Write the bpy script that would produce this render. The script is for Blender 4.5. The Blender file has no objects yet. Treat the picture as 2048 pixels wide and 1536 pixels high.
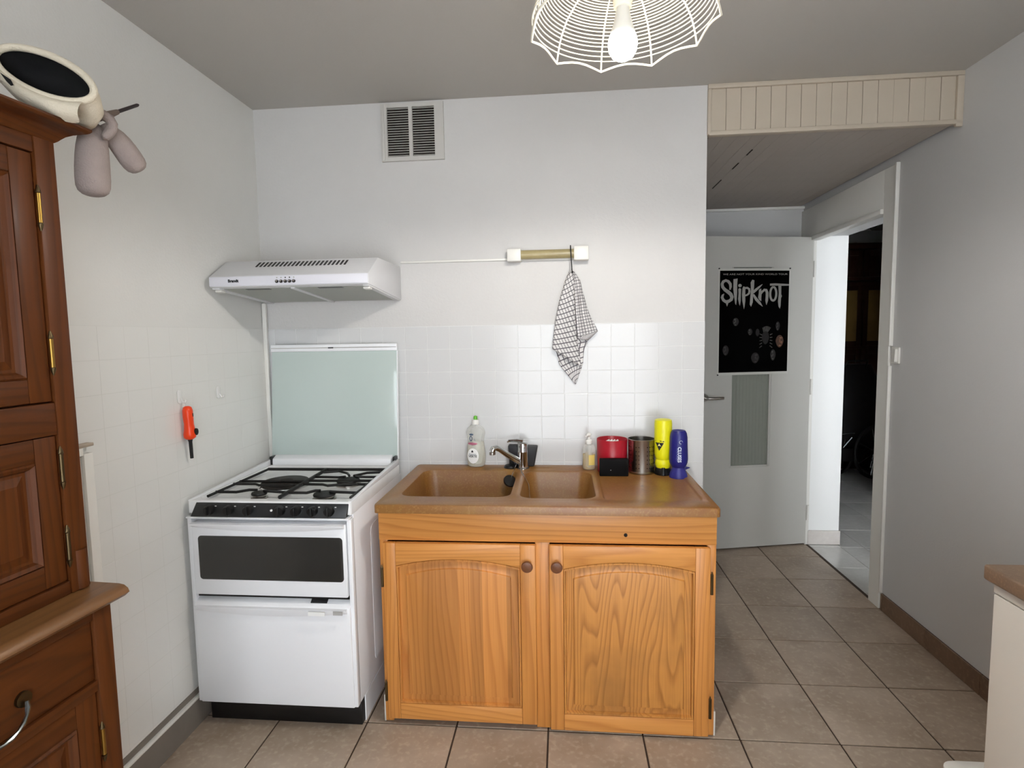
import bpy, bmesh, math, random
from mathutils import Vector, Matrix
random.seed(7)
scene = bpy.context.scene
col = scene.collection
V = Vector
PI = math.pi
R = math.radians

# ------------------------------------------------------------------ camera
CAM = V((1.3638, -2.4843, 1.4122))
YAW, PITCH, ROLL, FPX = 0.0903, -0.0863, -0.0163, 1123.48
fwd = V((-math.sin(YAW)*math.cos(PITCH), math.cos(YAW)*math.cos(PITCH), math.sin(PITCH)))
rgt = V((math.cos(YAW), math.sin(YAW), 0))
upv = rgt.cross(fwd)
r2 = rgt*math.cos(ROLL) + upv*math.sin(ROLL)
u2 = upv*math.cos(ROLL) - rgt*math.sin(ROLL)
cam = bpy.data.cameras.new('camera')
cam.sensor_width = 36.0
cam.sensor_fit = 'HORIZONTAL'
cam.lens = FPX*36.0/2048.0
cam.clip_start = 0.02
camo = bpy.data.objects.new('camera', cam)
col.objects.link(camo)
M = Matrix((r2, u2, -fwd)).transposed().to_4x4()
M.translation = CAM
camo.matrix_world = M
scene.camera = camo

# ------------------------------------------------------------------ light
scene.view_settings.view_transform = 'Standard'
scene.view_settings.look = 'None'
scene.view_settings.gamma = 1.0
scene.view_settings.use_curve_mapping = False
scene.view_settings.exposure = 0.12
SKY = 7.3
BULB_W = 8.4
world = bpy.data.worlds.new('overcast_sky')
scene.world = world
world.use_nodes = True
bg = world.node_tree.nodes['Background']
bg.inputs[0].default_value = (0.90, 0.95, 1.0, 1)
bg.inputs[1].default_value = SKY

def portal(name, loc, rot, sx, sy):
    l = bpy.data.lights.new(name, 'AREA')
    l.shape = 'RECTANGLE'
    l.size, l.size_y = sx, sy
    l.cycles.is_portal = True
    o = bpy.data.objects.new(name, l)
    o.location = loc
    o.rotation_euler = rot
    col.objects.link(o)

# room sizes
XB, XR, H = 1.972, 2.962, 2.43        # end of the sink wall, right wall, ceiling
YF = -3.40                            # front wall behind the camera
YP = 1.475                            # end of the passage
ZS = 2.225                            # lowered ceiling of the passage
DY0, DY1, DZ = 0.51, 1.30, 2.005      # doorway in the right wall
XH = 3.165                            # hall side of the right wall
WX0, WX1, WZ0, WZ1 = 0.75, 2.35, 0.2, 2.15   # kitchen window behind the camera
HX0, HX1, HY0, HYJ, HY1 = 4.0, 4.75, -0.50, 2.33, 3.75      # hall
HWX0, HWX1, HWZ0, HWZ1 = 3.22, 3.94, 0.15, 2.3
portal('kitchen_window_portal', ((WX0+WX1)/2, YF-0.02, (WZ0+WZ1)/2), (R(90), 0, 0), WX1-WX0, WZ1-WZ0)
portal('hall_window_portal', ((HWX0+HWX1)/2, HY0-0.02, (HWZ0+HWZ1)/2), (R(90), 0, 0), HWX1-HWX0, HWZ1-HWZ0)

# ------------------------------------------------------------------ helpers
def lin(c):
    return tuple((x/255/12.92 if x/255 <= 0.04045 else ((x/255+0.055)/1.055)**2.4) for x in c)

class MB:
    def __init__(self, tf=None):
        self.v = []; self.f = []; self.uv = {}; self.tf = tf
    def add(self, vs, fs):
        n = len(self.v)
        self.v += [V(x) for x in vs]
        self.f += [tuple(i+n for i in f) for f in fs]
        return self
    def box(self, a, b):
        x0, y0, z0 = a; x1, y1, z1 = b
        if x0 > x1: x0, x1 = x1, x0
        if y0 > y1: y0, y1 = y1, y0
        if z0 > z1: z0, z1 = z1, z0
        return self.add([(x0,y0,z0),(x1,y0,z0),(x1,y1,z0),(x0,y1,z0),(x0,y0,z1),(x1,y0,z1),(x1,y1,z1),(x0,y1,z1)],
                        [(0,3,2,1),(4,5,6,7),(0,1,5,4),(1,2,6,5),(2,3,7,6),(3,0,4,7)])
    def hexa(self, b, t):
        return self.add(list(b)+list(t), [(3,2,1,0),(4,5,6,7),(0,1,5,4),(1,2,6,5),(2,3,7,6),(3,0,4,7)])
    def prism(self, poly, axis, a, b):
        """polygon in the two other axes (order x,y,z without axis) extruded along axis from a to b"""
        def mk(p, t):
            q = list(p); q.insert(axis, t); return q
        n = len(poly)
        vs = [mk(p, a) for p in poly] + [mk(p, b) for p in poly]
        fs = [tuple(range(n))[::-1], tuple(range(n, 2*n))]
        fs += [(i, (i+1) % n, n+(i+1) % n, n+i) for i in range(n)]
        return self.add(vs, fs)
    def tube(self, pts, r, seg=8, closed=False, cap=True):
        pts = [V(p) for p in pts]; n = len(pts)
        rr = r if isinstance(r, (list, tuple)) else [r]*n
        vs = []; prev = None
        for i, p in enumerate(pts):
            if closed: t = pts[(i+1) % n]-pts[i-1]
            else: t = pts[min(i+1, n-1)]-pts[max(i-1, 0)]
            t = t.normalized() if t.length > 1e-9 else V((0,0,1))
            if prev is None:
                a = V((0,0,1)) if abs(t.z) < .9 else V((1,0,0))
                prev = t.cross(a).normalized()
            nrm = (prev-t*prev.dot(t)).normalized(); prev = nrm
            bi = t.cross(nrm)
            vs += [p+(nrm*math.cos(2*PI*k/seg)+bi*math.sin(2*PI*k/seg))*rr[i] for k in range(seg)]
        fs = []
        for i in range(n if closed else n-1):
            j = (i+1) % n
            fs += [(i*seg+k, i*seg+(k+1) % seg, j*seg+(k+1) % seg, j*seg+k) for k in range(seg)]
        if cap and not closed:
            fs += [tuple(range(seg))[::-1], tuple((n-1)*seg+k for k in range(seg))]
        return self.add(vs, fs)
    def lathe(self, prof, c, seg=32, sy=1.0, cap=True, axis='z'):
        cx, cy, cz = c; vs = []; n = len(prof)
        for r, z in prof:
            for k in range(seg):
                a = 2*PI*k/seg
                x, y = r*math.cos(a), r*sy*math.sin(a)
                if axis == 'z': vs.append((cx+x, cy+y, cz+z))
                elif axis == 'y': vs.append((cx+x, cy-z, cz+y))
                else: vs.append((cx+z, cy+x, cz+y))
        fs = []
        for i in range(n-1):
            fs += [(i*seg+k, i*seg+(k+1) % seg, (i+1)*seg+(k+1) % seg, (i+1)*seg+k) for k in range(seg)]
        if cap:
            fs += [tuple(range(seg))[::-1], tuple((n-1)*seg+k for k in range(seg))]
        return self.add(vs, fs)
    def rings(self, rings, cap0=False, cap1=True):
        n = len(rings[0]); vs = [p for r in rings for p in r]; fs = []
        for i in range(len(rings)-1):
            fs += [(i*n+k, i*n+(k+1) % n, (i+1)*n+(k+1) % n, (i+1)*n+k) for k in range(n)]
        if cap0: fs.append(tuple(range(n))[::-1])
        if cap1: fs.append(tuple((len(rings)-1)*n+k for k in range(n)))
        return self.add(vs, fs)
    def grid(self, rows, uvs=None):
        n = len(rows[0]); base = len(self.v)
        self.add([p for r in rows for p in r],
                 [(i*n+k, i*n+k+1, (i+1)*n+k+1, (i+1)*n+k) for i in range(len(rows)-1) for k in range(n-1)])
        if uvs:
            flat = [q for r in uvs for q in r]
            for i, q in enumerate(flat): self.uv[base+i] = q
        return self
    def ribbon(self, pts, ws, f):
        """flat 2D stroke: pts and widths, mapped by f(x, y) to 3D"""
        L = []; Rr = []
        for i, p in enumerate(pts):
            a = V(pts[max(i-1, 0)]).to_2d(); b = V(pts[min(i+1, len(pts)-1)]).to_2d()
            t = (b-a).normalized(); nrm = V((-t.y, t.x))
            q = V(p).to_2d(); w = ws[i]/2
            L.append(q+nrm*w); Rr.append(q-nrm*w)
        n = len(pts)
        return self.add([f(*q) for q in L]+[f(*q) for q in Rr], [(i, i+1, n+i+1, n+i) for i in range(n-1)])
    def poly(self, pts, f):
        return self.add([f(*q) for q in pts], [tuple(range(len(pts)))])
    def move(self, d):
        d = V(d); self.v = [x+d for x in self.v]; return self
    def map(self, fn):
        self.v = [V(fn(x)) for x in self.v]; return self

WO = {}     # world origin of every object (all objects are unrotated)
def mesh_of(name, mb, mat, org, bevel=0, smooth=True, ang=35, sub=0, seg=2, recalc=True):
    me = bpy.data.meshes.new(name)
    me.from_pydata([x-org for x in mb.v], [], mb.f)
    bm = bmesh.new(); bm.from_mesh(me)
    if mb.uv:
        lay = bm.loops.layers.uv.new('UVMap')
        for f in bm.faces:
            for l in f.loops:
                l[lay].uv = mb.uv.get(l.vert.index, (0, 0))
    if recalc: bmesh.ops.recalc_face_normals(bm, faces=bm.faces[:])
    if bevel:
        es = [e for e in bm.edges if len(e.link_faces) == 2 and e.calc_face_angle(0) > R(30)]
        bmesh.ops.bevel(bm, geom=es, offset=bevel, segments=seg, profile=.5, affect='EDGES', clamp_overlap=True)
    bm.to_mesh(me); bm.free()
    if smooth:
        me.shade_smooth()
        me.set_sharp_from_angle(angle=R(ang))
    for m in (mat if isinstance(mat, (list, tuple)) else [mat]):
        me.materials.append(m)
    return me

def place(name, me, org, parent=None, **kw):
    o = bpy.data.objects.new(name, me)
    col.objects.link(o)
    org = V(org)
    if parent is not None:
        o.parent = parent
        o.location = org-WO[parent]
    else:
        o.location = org
    WO[o] = org
    for k, v in kw.items():
        if v is not None: o[k] = v
    return o

def obj(name, mb, mat, parent=None, org=None, bevel=0, smooth=True, ang=35, sub=0, seg=2, label=None, recalc=True, **kw):
    if org is None:
        xs = [p.x for p in mb.v]; ys = [p.y for p in mb.v]; zs = [p.z for p in mb.v]
        org = V(((min(xs)+max(xs))/2, (min(ys)+max(ys))/2, min(zs)))
    me = mesh_of(name, mb, mat, V(org), bevel, smooth, ang, sub, seg, recalc)
    o = place(name, me, org, parent, label=label, **kw)
    if sub:
        md = o.modifiers.new('subdivision', 'SUBSURF'); md.levels = sub; md.render_levels = sub
    return o

def thing(name, loc, label, cat, group=None):
    return place(name, None, loc, None, label=label, category=cat, group=group)

def struct(name, mb, mat, parent=None, bevel=0, smooth=False, **kw):
    o = obj(name, mb, mat, parent, bevel=bevel, smooth=smooth, **kw)
    if parent is None: o['kind'] = 'structure'
    return o

def text_mb(s, size, fn, align='CENTER', sx=1.0, bold=0.0, extrude=0):
    cu = bpy.data.curves.new('lettering', 'FONT')
    cu.body = s; cu.size = size; cu.align_x = align; cu.align_y = 'CENTER'
    cu.offset = bold; cu.resolution_u = 3
    t = bpy.data.objects.new('lettering', cu)
    col.objects.link(t)
    bpy.context.view_layer.update()
    me = t.to_mesh()
    mb = MB()
    mb.add([fn(v.co.x*sx, v.co.y) for v in me.vertices], [tuple(p.vertices) for p in me.polygons])
    t.to_mesh_clear()
    bpy.data.objects.remove(t); bpy.data.curves.remove(cu)
    return mb

# ------------------------------------------------------------------ materials
def nt(name):
    m = bpy.data.materials.new(name); m.use_nodes = True
    t = m.node_tree
    return m, t, t.nodes['Principled BSDF'], t.links
def node(t, kind, **kw):
    n = t.nodes.new(kind)
    for k, v in kw.items():
        if k in n.inputs: n.inputs[k].default_value = v
        else: setattr(n, k, v)
    return n
def coords(t, scale=(1,1,1), rand=False, kind='Object'):
    tc = node(t, 'ShaderNodeTexCoord')
    mp = node(t, 'ShaderNodeMapping')
    mp.inputs['Scale'].default_value = scale
    t.links.new(tc.outputs[kind], mp.inputs[0])
    if rand:
        oi = node(t, 'ShaderNodeObjectInfo')
        mu = node(t, 'ShaderNodeMath', operation='MULTIPLY'); mu.inputs[1].default_value = 37.0
        t.links.new(oi.outputs['Random'], mu.inputs[0])
        t.links.new(mu.outputs[0], mp.inputs['Location'])
    return mp.outputs[0]

def mat(name, c, rough=.5, metal=0, spec=.5, var=.0, vscale=8, bump=0, bscale=200, trans=0, alpha=1, emit=None, estr=0, coat=0, ior=1.45, tint=None):
    m, t, b, L = nt(name)
    c = lin(c)+(1,)
    b.inputs['Base Color'].default_value = c
    b.inputs['Roughness'].default_value = rough
    b.inputs['Metallic'].default_value = metal
    b.inputs['Specular IOR Level'].default_value = spec
    b.inputs['Transmission Weight'].default_value = trans
    b.inputs['Alpha'].default_value = alpha
    b.inputs['Coat Weight'].default_value = coat
    b.inputs['IOR'].default_value = ior
    if emit:
        b.inputs['Emission Color'].default_value = lin(emit)+(1,)
        b.inputs['Emission Strength'].default_value = estr
    co = coords(t) if (var or bump) else None
    if var:
        n = node(t, 'ShaderNodeTexNoise', Scale=vscale, Detail=5.0, Roughness=.6)
        L.new(co, n.inputs['Vector'])
        mx = node(t, 'ShaderNodeMix', data_type='RGBA')
        c2 = lin(tint)+(1,) if tint else tuple(x*(1-var) for x in c[:3])+(1,)
        mx.inputs[6].default_value = c; mx.inputs[7].default_value = c2
        rp = node(t, 'ShaderNodeMapRange'); rp.inputs[1].default_value = .35; rp.inputs[2].default_value = .7
        L.new(n.outputs[0], rp.inputs[0]); L.new(rp.outputs[0], mx.inputs[0])
        L.new(mx.outputs[2], b.inputs['Base Color'])
    if bump:
        n = node(t, 'ShaderNodeTexNoise', Scale=bscale, Detail=3.0)
        L.new(co, n.inputs['Vector'])
        bp = node(t, 'ShaderNodeBump', Strength=bump, Distance=.003)
        L.new(n.outputs[0], bp.inputs['Height']); L.new(bp.outputs[0], b.inputs['Normal'])
    return m

def wood(name, light, dark, axis='z', ring=9.0, rough=.4, stain=None, boards=0, coat=0.0, fine=.5, contrast=1.0, spec=.4):
    """grain runs along axis; rings warp with noise; optional glued boards of different tone"""
    m, t, b, L = nt(name)
    sc = {'x': (.10,1,1), 'y': (1,.10,1), 'z': (1,1,.10)}[axis]
    co = coords(t, sc, rand=True)
    nz = node(t, 'ShaderNodeTexNoise', Scale=7.0, Detail=1.5, Roughness=.45)
    L.new(co, nz.inputs['Vector'])
    sp0 = node(t, 'ShaderNodeSeparateXYZ'); L.new(co, sp0.inputs[0])
    ad = node(t, 'ShaderNodeMath', operation='ADD')
    ai = {'x': (1, 2), 'y': (0, 2), 'z': (0, 1)}[axis]
    L.new(sp0.outputs[ai[0]], ad.inputs[0]); L.new(sp0.outputs[ai[1]], ad.inputs[1])
    m0 = node(t, 'ShaderNodeMath', operation='MULTIPLY'); m0.inputs[1].default_value = 42.0
    L.new(ad.outputs[0], m0.inputs[0])
    mu = node(t, 'ShaderNodeMath', operation='MULTIPLY_ADD'); mu.inputs[1].default_value = ring
    L.new(nz.outputs[0], mu.inputs[0]); L.new(m0.outputs[0], mu.inputs[2])
    fr = node(t, 'ShaderNodeMath', operation='FRACT'); L.new(mu.outputs[0], fr.inputs[0])
    rp = node(t, 'ShaderNodeValToRGB')
    e = rp.color_ramp.elements
    e[0].position = 0.0; e[0].color = (.1,.1,.1,1)
    e[1].position = 1.0; e[1].color = (.1,.1,.1,1)
    k = rp.color_ramp.elements.new(.5); k.color = (.22,.22,.22,1)
    k = rp.color_ramp.elements.new(.86); k.color = (.95,.95,.95,1)
    L.new(fr.outputs[0], rp.inputs[0])
    sf = {'x': (3,160,160), 'y': (160,3,160), 'z': (160,160,3)}[axis]
    co2 = coords(t, sf)
    n2 = node(t, 'ShaderNodeTexNoise', Scale=1.0, Detail=3.0); L.new(co2, n2.inputs['Vector'])
    mixf = node(t, 'ShaderNodeMath', operation='MULTIPLY_ADD')
    mixf.inputs[1].default_value = fine
    L.new(n2.outputs[0], mixf.inputs[0])
    sc2 = node(t, 'ShaderNodeMath', operation='MULTIPLY'); sc2.inputs[1].default_value = .42*contrast
    L.new(rp.outputs[0], sc2.inputs[0]); L.new(sc2.outputs[0], mixf.inputs[2])
    mx = node(t, 'ShaderNodeMix', data_type='RGBA')
    mx.inputs[6].default_value = lin(light)+(1,); mx.inputs[7].default_value = lin(dark)+(1,)
    L.new(mixf.outputs[0], mx.inputs[0])
    out = mx.outputs[2]
    if boards:
        sp = node(t, 'ShaderNodeSeparateXYZ')
        L.new(coords(t), sp.inputs[0])
        a = node(t, 'ShaderNodeMath', operation='MULTIPLY'); a.inputs[1].default_value = 1.0/boards
        L.new(sp.outputs[0], a.inputs[0])
        fl = node(t, 'ShaderNodeMath', operation='FLOOR'); L.new(a.outputs[0], fl.inputs[0])
        wn = node(t, 'ShaderNodeTexWhiteNoise', noise_dimensions='1D'); L.new(fl.outputs[0], wn.inputs['W'])
        mr = node(t, 'ShaderNodeMapRange'); mr.inputs[3].default_value = .74; mr.inputs[4].default_value = 1.12
        L.new(wn.outputs[0], mr.inputs[0])
        mm = node(t, 'ShaderNodeMix', data_type='RGBA', blend_type='MULTIPLY'); mm.inputs[0].default_value = 1
        L.new(out, mm.inputs[6]); L.new(mr.outputs[0], mm.inputs[7]); out = mm.outputs[2]
    if stain:
        n3 = node(t, 'ShaderNodeTexNoise', Scale=4.0, Detail=4.0); L.new(coords(t, rand=True), n3.inputs['Vector'])
        mr = node(t, 'ShaderNodeMapRange'); mr.inputs[1].default_value = .5; mr.inputs[2].default_value = .78; mr.inputs[4].default_value = .55
        L.new(n3.outputs[0], mr.inputs[0])
        mm = node(t, 'ShaderNodeMix', data_type='RGBA'); mm.inputs[7].default_value = lin(stain)+(1,)
        L.new(mr.outputs[0], mm.inputs[0]); L.new(out, mm.inputs[6]); out = mm.outputs[2]
    L.new(out, b.inputs['Base Color'])
    b.inputs['Roughness'].default_value = rough
    b.inputs['Specular IOR Level'].default_value = spec
    b.inputs['Coat Weight'].default_value = coat
    b.inputs['Coat Roughness'].default_value = .25
    bp = node(t, 'ShaderNodeBump', Strength=.15, Distance=.001)
    L.new(n2.outputs[0], bp.inputs['Height']); L.new(bp.outputs[0], b.inputs['Normal'])
    return m

def speckle(name, c1, c2, c3, rough=.35, s1=60, s2=5):
    """mottled stone or resin: slow blend c1-c2 plus fine grains of c3"""
    m, t, b, L = nt(name)
    co = coords(t, rand=True)
    n1 = node(t, 'ShaderNodeTexNoise', Scale=s2, Detail=4.0, Roughness=.65); L.new(co, n1.inputs['Vector'])
    n2 = node(t, 'ShaderNodeTexNoise', Scale=s1, Detail=2.0); L.new(co, n2.inputs['Vector'])
    r1 = node(t, 'ShaderNodeMapRange'); r1.inputs[1].default_value = .35; r1.inputs[2].default_value = .68
    L.new(n1.outputs[0], r1.inputs[0])
    mx = node(t, 'ShaderNodeMix', data_type='RGBA'); mx.inputs[6].default_value = lin(c1)+(1,); mx.inputs[7].default_value = lin(c2)+(1,)
    L.new(r1.outputs[0], mx.inputs[0])
    r2_ = node(t, 'ShaderNodeMapRange'); r2_.inputs[1].default_value = .52; r2_.inputs[2].default_value = .75; r2_.inputs[4].default_value = .6
    L.new(n2.outputs[0], r2_.inputs[0])
    m2 = node(t, 'ShaderNodeMix', data_type='RGBA'); m2.inputs[7].default_value = lin(c3)+(1,)
    L.new(r2_.outputs[0], m2.inputs[0]); L.new(mx.outputs[2], m2.inputs[6])
    oi = node(t, 'ShaderNodeObjectInfo')
    mr = node(t, 'ShaderNodeMapRange'); mr.inputs[3].default_value = .93; mr.inputs[4].default_value = 1.05
    L.new(oi.outputs['Random'], mr.inputs[0])
    mm = node(t, 'ShaderNodeMix', data_type='RGBA', blend_type='MULTIPLY'); mm.inputs[0].default_value = 1
    L.new(m2.outputs[2], mm.inputs[6]); L.new(mr.outputs[0], mm.inputs[7])
    L.new(mm.outputs[2], b.inputs['Base Color'])
    b.inputs['Roughness'].default_value = rough
    bp = node(t, 'ShaderNodeBump', Strength=.12, Distance=.001)
    L.new(n2.outputs[0], bp.inputs['Height']); L.new(bp.outputs[0], b.inputs['Normal'])
    return m

M_ = {}
M_['wall'] = mat('white_wall_paint', (207,205,203), .55, bump=.35, bscale=90, var=.03, vscale=3)
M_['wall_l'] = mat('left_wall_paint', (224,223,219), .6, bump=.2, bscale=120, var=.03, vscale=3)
M_['wall_r'] = mat('grey_white_wall_paint', (202,201,200), .65, bump=.15, bscale=120)
M_['ceil'] = mat('ceiling_paint', (182,178,172), .75, bump=.12, bscale=120)
M_['tile'] = mat('painted_white_tile', (209,209,209), .16, bump=.12, bscale=28, spec=.5)
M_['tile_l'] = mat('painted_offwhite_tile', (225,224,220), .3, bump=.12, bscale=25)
M_['grout'] = mat('white_grout', (218,218,217), .35)
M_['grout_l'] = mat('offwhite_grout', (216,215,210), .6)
M_['floor_tile'] = speckle('brown_beige_floor_tile', (176,159,142), (154,136,118), (192,177,160), .42, 55, 4)
M_['floor_joint'] = mat('dark_floor_joint', (62,48,38), .85)
M_['hall_tile'] = speckle('pale_hall_tile', (205,204,200), (192,190,186), (212,211,208), .18, 40, 3)
M_['hall_joint'] = mat('hall_joint', (120,118,114), .8)
M_['plinth_r'] = speckle('brown_plinth_tile', (124,98,78), (108,84,66), (140,116,96), .45, 60, 4)
M_['plinth_l'] = mat('grey_plinth', (128,120,112), .5, var=.15, vscale=5)
M_['marble'] = speckle('pale_marble', (216,210,204), (196,188,182), (222,218,214), .25, 12, 6)
M_['vent'] = mat('aged_vent_plastic', (198,195,190), .45)
M_['reveal'] = mat('reveal_daylight_tone', (240,240,238), .5)  # whiter than the wall, so the colour carries part of the daylight
M_['white_paint'] = mat('white_gloss_paint', (232,230,224), .35, bump=.05, bscale=60)
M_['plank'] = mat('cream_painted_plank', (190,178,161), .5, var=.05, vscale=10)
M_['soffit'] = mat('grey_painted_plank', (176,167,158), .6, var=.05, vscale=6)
M_['crack'] = mat('dark_crack', (40,34,30), .9)
M_['door'] = mat('door_paint', (190,188,182), .4)
M_['enamel'] = mat('white_enamel', (236,237,240), .22, spec=.5)
M_['enamel2'] = mat('white_hob_enamel', (232,232,232), .2, var=.08, vscale=12)
M_['hoodgrey'] = mat('white_hood_sheet', (216,216,218), .35)
M_['filter'] = mat('grease_filter_aluminium', (170,172,166), .5, metal=.3, bump=.3, bscale=300)
M_['black'] = mat('black_plastic', (16,16,17), .4)
M_['iron'] = mat('cast_iron', (14,13,13), .55)
M_['plate'] = mat('hot_plate_iron', (42,36,32), .6, var=.4, vscale=30)
M_['panel'] = mat('charcoal_control_panel', (38,39,41), .35, var=.2, vscale=20)
M_['ovenglass'] = mat('oven_glass', (50,49,47), .14, spec=.5)
M_['lid'] = mat('pale_green_grey_lid_glass', (188,201,197), .12, spec=.5, coat=.4)
M_['steel'] = mat('brushed_steel', (170,166,160), .28, metal=1)
M_['chrome'] = mat('chrome', (205,205,205), .08, metal=1)
M_['brass'] = mat('brass', (150,116,56), .34, metal=1)
M_['oldbrass'] = mat('dark_old_brass', (90,76,54), .4, metal=1)
M_['resin'] = speckle('brown_resin', (134,86,44), (148,108,50), (168,126,74), .36, 140, 5)
M_['pine_v'] = wood('pine_grain_upright', (218,150,76), (160,94,38), 'z', 10, .42, coat=.15)
M_['pine_h'] = wood('pine_grain_level', (222,156,82), (166,98,40), 'x', 12, .42, coat=.15)
M_['pine_b'] = wood('pine_glued_boards', (216,148,76), (164,96,40), 'z', 9, .42, coat=.15, boards=.043)
M_['pine_c'] = wood('pine_wide_cathedral_grain', (216,150,74), (142,86,34), 'z', 26, .42, coat=.15, stain=(132,92,48), contrast=1.25)
M_['knob'] = wood('brown_knob_wood', (118,72,42), (84,48,28), 'y', 6, .35)
M_['oak_v'] = wood('dark_cupboard_wood_upright', (90,46,14), (54,26,8), 'z', 9, .5, coat=.03, spec=.2)
M_['oak_y'] = wood('dark_cupboard_wood_level', (88,45,14), (52,25,7), 'y', 9, .5, coat=.03, spec=.2)
M_['ledge'] = wood('worn_ledge_wood', (122,84,48), (90,58,30), 'y', 8, .4, coat=.15)
M_['worktop'] = speckle('brown_laminate', (126,102,82), (112,90,72), (146,122,100), .45, 200, 10)
M_['cream'] = mat('cream_cabinet', (204,199,190), .5)
M_['fabric'] = mat('off_white_fleece', (206,196,176), .95, bump=.6, bscale=260)
M_['fabric2'] = mat('lilac_grey_fleece', (142,129,124), .95, bump=.6, bscale=260, var=.12, vscale=20)
M_['lining'] = mat('black_lining', (6,6,7), .9)
M_['orange'] = mat('orange_plastic', (238,66,18), .3)
M_['clearhook'] = mat('clear_plastic', (250,250,248), .1, alpha=.7)
M_['plastic'] = mat('white_plastic', (228,226,220), .35)
M_['yellowed'] = mat('yellowed_diffuser', (172,158,116), .3, var=.2, vscale=15)
M_['bottle'] = mat('clear_bottle_plastic', (226,226,220), .08, alpha=.32)
M_['liquid'] = mat('cloudy_soap_liquid', (226,222,204), .15, trans=.35, ior=1.2)
M_['yliquid'] = mat('amber_soap_liquid', (214,182,92), .15, trans=.35, ior=1.2)
M_['labelw'] = mat('white_label', (240,240,238), .4)
M_['ink'] = mat('black_ink', (24,26,32), .5)
M_['inkblue'] = mat('slate_blue_ink', (62,78,98), .5)
M_['pink'] = mat('pink_print', (172,96,120), .5)
M_['green'] = mat('green_cap', (98,176,52), .35)
M_['red'] = mat('red_plastic', (160,14,34), .35)
M_['yellow'] = mat('yellow_squeeze_plastic', (226,220,20), .35)
M_['blue'] = mat('navy_squeeze_plastic', (30,30,110), .4)
M_['bluecap'] = mat('violet_blue_cap', (48,46,128), .4)
M_['print'] = mat('pale_print', (200,206,226), .5)
M_['poster'] = mat('black_poster_print', (2,2,2), .8, spec=.05)
M_['posterw'] = mat('poster_white_border', (200,199,192), .5)
M_['logo'] = mat('grey_poster_logo', (150,148,144), .5)
M_['face'] = mat('pale_face_print', (92,90,88), .5, var=.6, vscale=55)
M_['face2'] = mat('brown_face_print', (84,52,34), .5, var=.5, vscale=50)
M_['face3'] = mat('faint_face_print', (26,23,23), .5, var=.5, vscale=50)
M_['ribglass'] = mat('ribbed_glass', (128,131,123), .3, spec=.5)
M_['pane'] = mat('window_pane', (255,255,255), .0, trans=1.0, ior=1.02)
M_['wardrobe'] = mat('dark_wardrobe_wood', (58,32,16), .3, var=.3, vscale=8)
M_['wardrobe_glint'] = mat('wardrobe_pane_reflection', (150,120,64), .35, var=.3, vscale=6)  # tan colour stands in for light reflected in glazed wardrobe doors
M_['dark'] = mat('near_black_rubber', (13,13,14), .6)
M_['chromegrey'] = mat('dull_chrome', (120,124,124), .25, metal=1)
M_['stick'] = mat('dark_stick', (40,30,32), .6)
M_['grip'] = mat('grey_brown_grip', (104,90,80), .7)
M_['shade'] = mat('ivory_wire', (240,234,216), .45)
M_['bulbcap'] = mat('bulb_collar', (215,215,212), .4)
M_['bulb'] = mat('lit_bulb_glass', (255,250,240), .3, emit=(255,247,232), estr=130)
def check():
    m, t, b, L = nt('checked_tea_towel_cloth')
    tc = node(t, 'ShaderNodeUVMap')
    sp = node(t, 'ShaderNodeSeparateXYZ'); L.new(tc.outputs[0], sp.inputs[0])
    outs = []
    for i in (0, 1):
        f = node(t, 'ShaderNodeMath', operation='FRACT'); L.new(sp.outputs[i], f.inputs[0])
        l = node(t, 'ShaderNodeMath', operation='LESS_THAN'); l.inputs[1].default_value = .2
        L.new(f.outputs[0], l.inputs[0]); outs.append(l)
    mx = node(t, 'ShaderNodeMath', operation='MAXIMUM'); L.new(outs[0].outputs[0], mx.inputs[0]); L.new(outs[1].outputs[0], mx.inputs[1])
    mi = node(t, 'ShaderNodeMix', data_type='RGBA')
    mi.inputs[6].default_value = lin((214,211,210))+(1,); mi.inputs[7].default_value = lin((92,88,94))+(1,)
    L.new(mx.outputs[0], mi.inputs[0]); L.new(mi.outputs[2], b.inputs['Base Color'])
    b.inputs['Roughness'].default_value = .9
    return m
M_['check'] = check()
# ================================================================== setting
WL = struct('wall_left', MB().box((-.12, YF-.1, -.05), (0, .12, H)), M_['wall_l'])
WB = struct('wall_back', MB().box((0, 0, -.05), (XB, .12, H)), M_['wall'])
struct('wall_passage_left', MB().box((XB-.12, .12, -.05), (XB, YP, H)), M_['wall_r'])
struct('wall_passage_back', MB().box((XB-.12, YP, -.05), (XR, YP+.1, H)), M_['wall_r'])
w = MB().box((XR, YF-.1, -.05), (XH, DY0, H)).box((XR, DY1, -.05), (XH, HY1+.1, H)).box((XR, DY0, DZ), (XH, DY1, H))
struct('wall_right', w, M_['wall_r'])
w = MB().box((-.12, YF-.1, -.05), (WX0, YF, H)).box((WX1, YF-.1, -.05), (XR, YF, H)).box((WX0, YF-.1, -.05), (WX1, YF, WZ0)).box((WX0, YF-.1, WZ1), (WX1, YF, H))
struct('wall_front', w, M_['wall_r'])
struct('ceiling', MB().box((-.12, YF-.1, H), (XR+.3, .12, H+.1)), M_['ceil'])
struct('wall_hall_far', MB().box((XH, HY1, -.05), (HX1+.1, HY1+.1, H)), M_['wall_r'])
w = MB().box((XH, HY0-.1, -.05), (HWX0, HY0, H)).box((HWX1, HY0-.1, -.05), (HX0+.1, HY0, H)).box((HWX0, HY0-.1, -.05), (HWX1, HY0, HWZ0)).box((HWX0, HY0-.1, HWZ1), (HWX1, HY0, H))
struct('wall_hall_front', w, M_['wall_r'])
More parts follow.
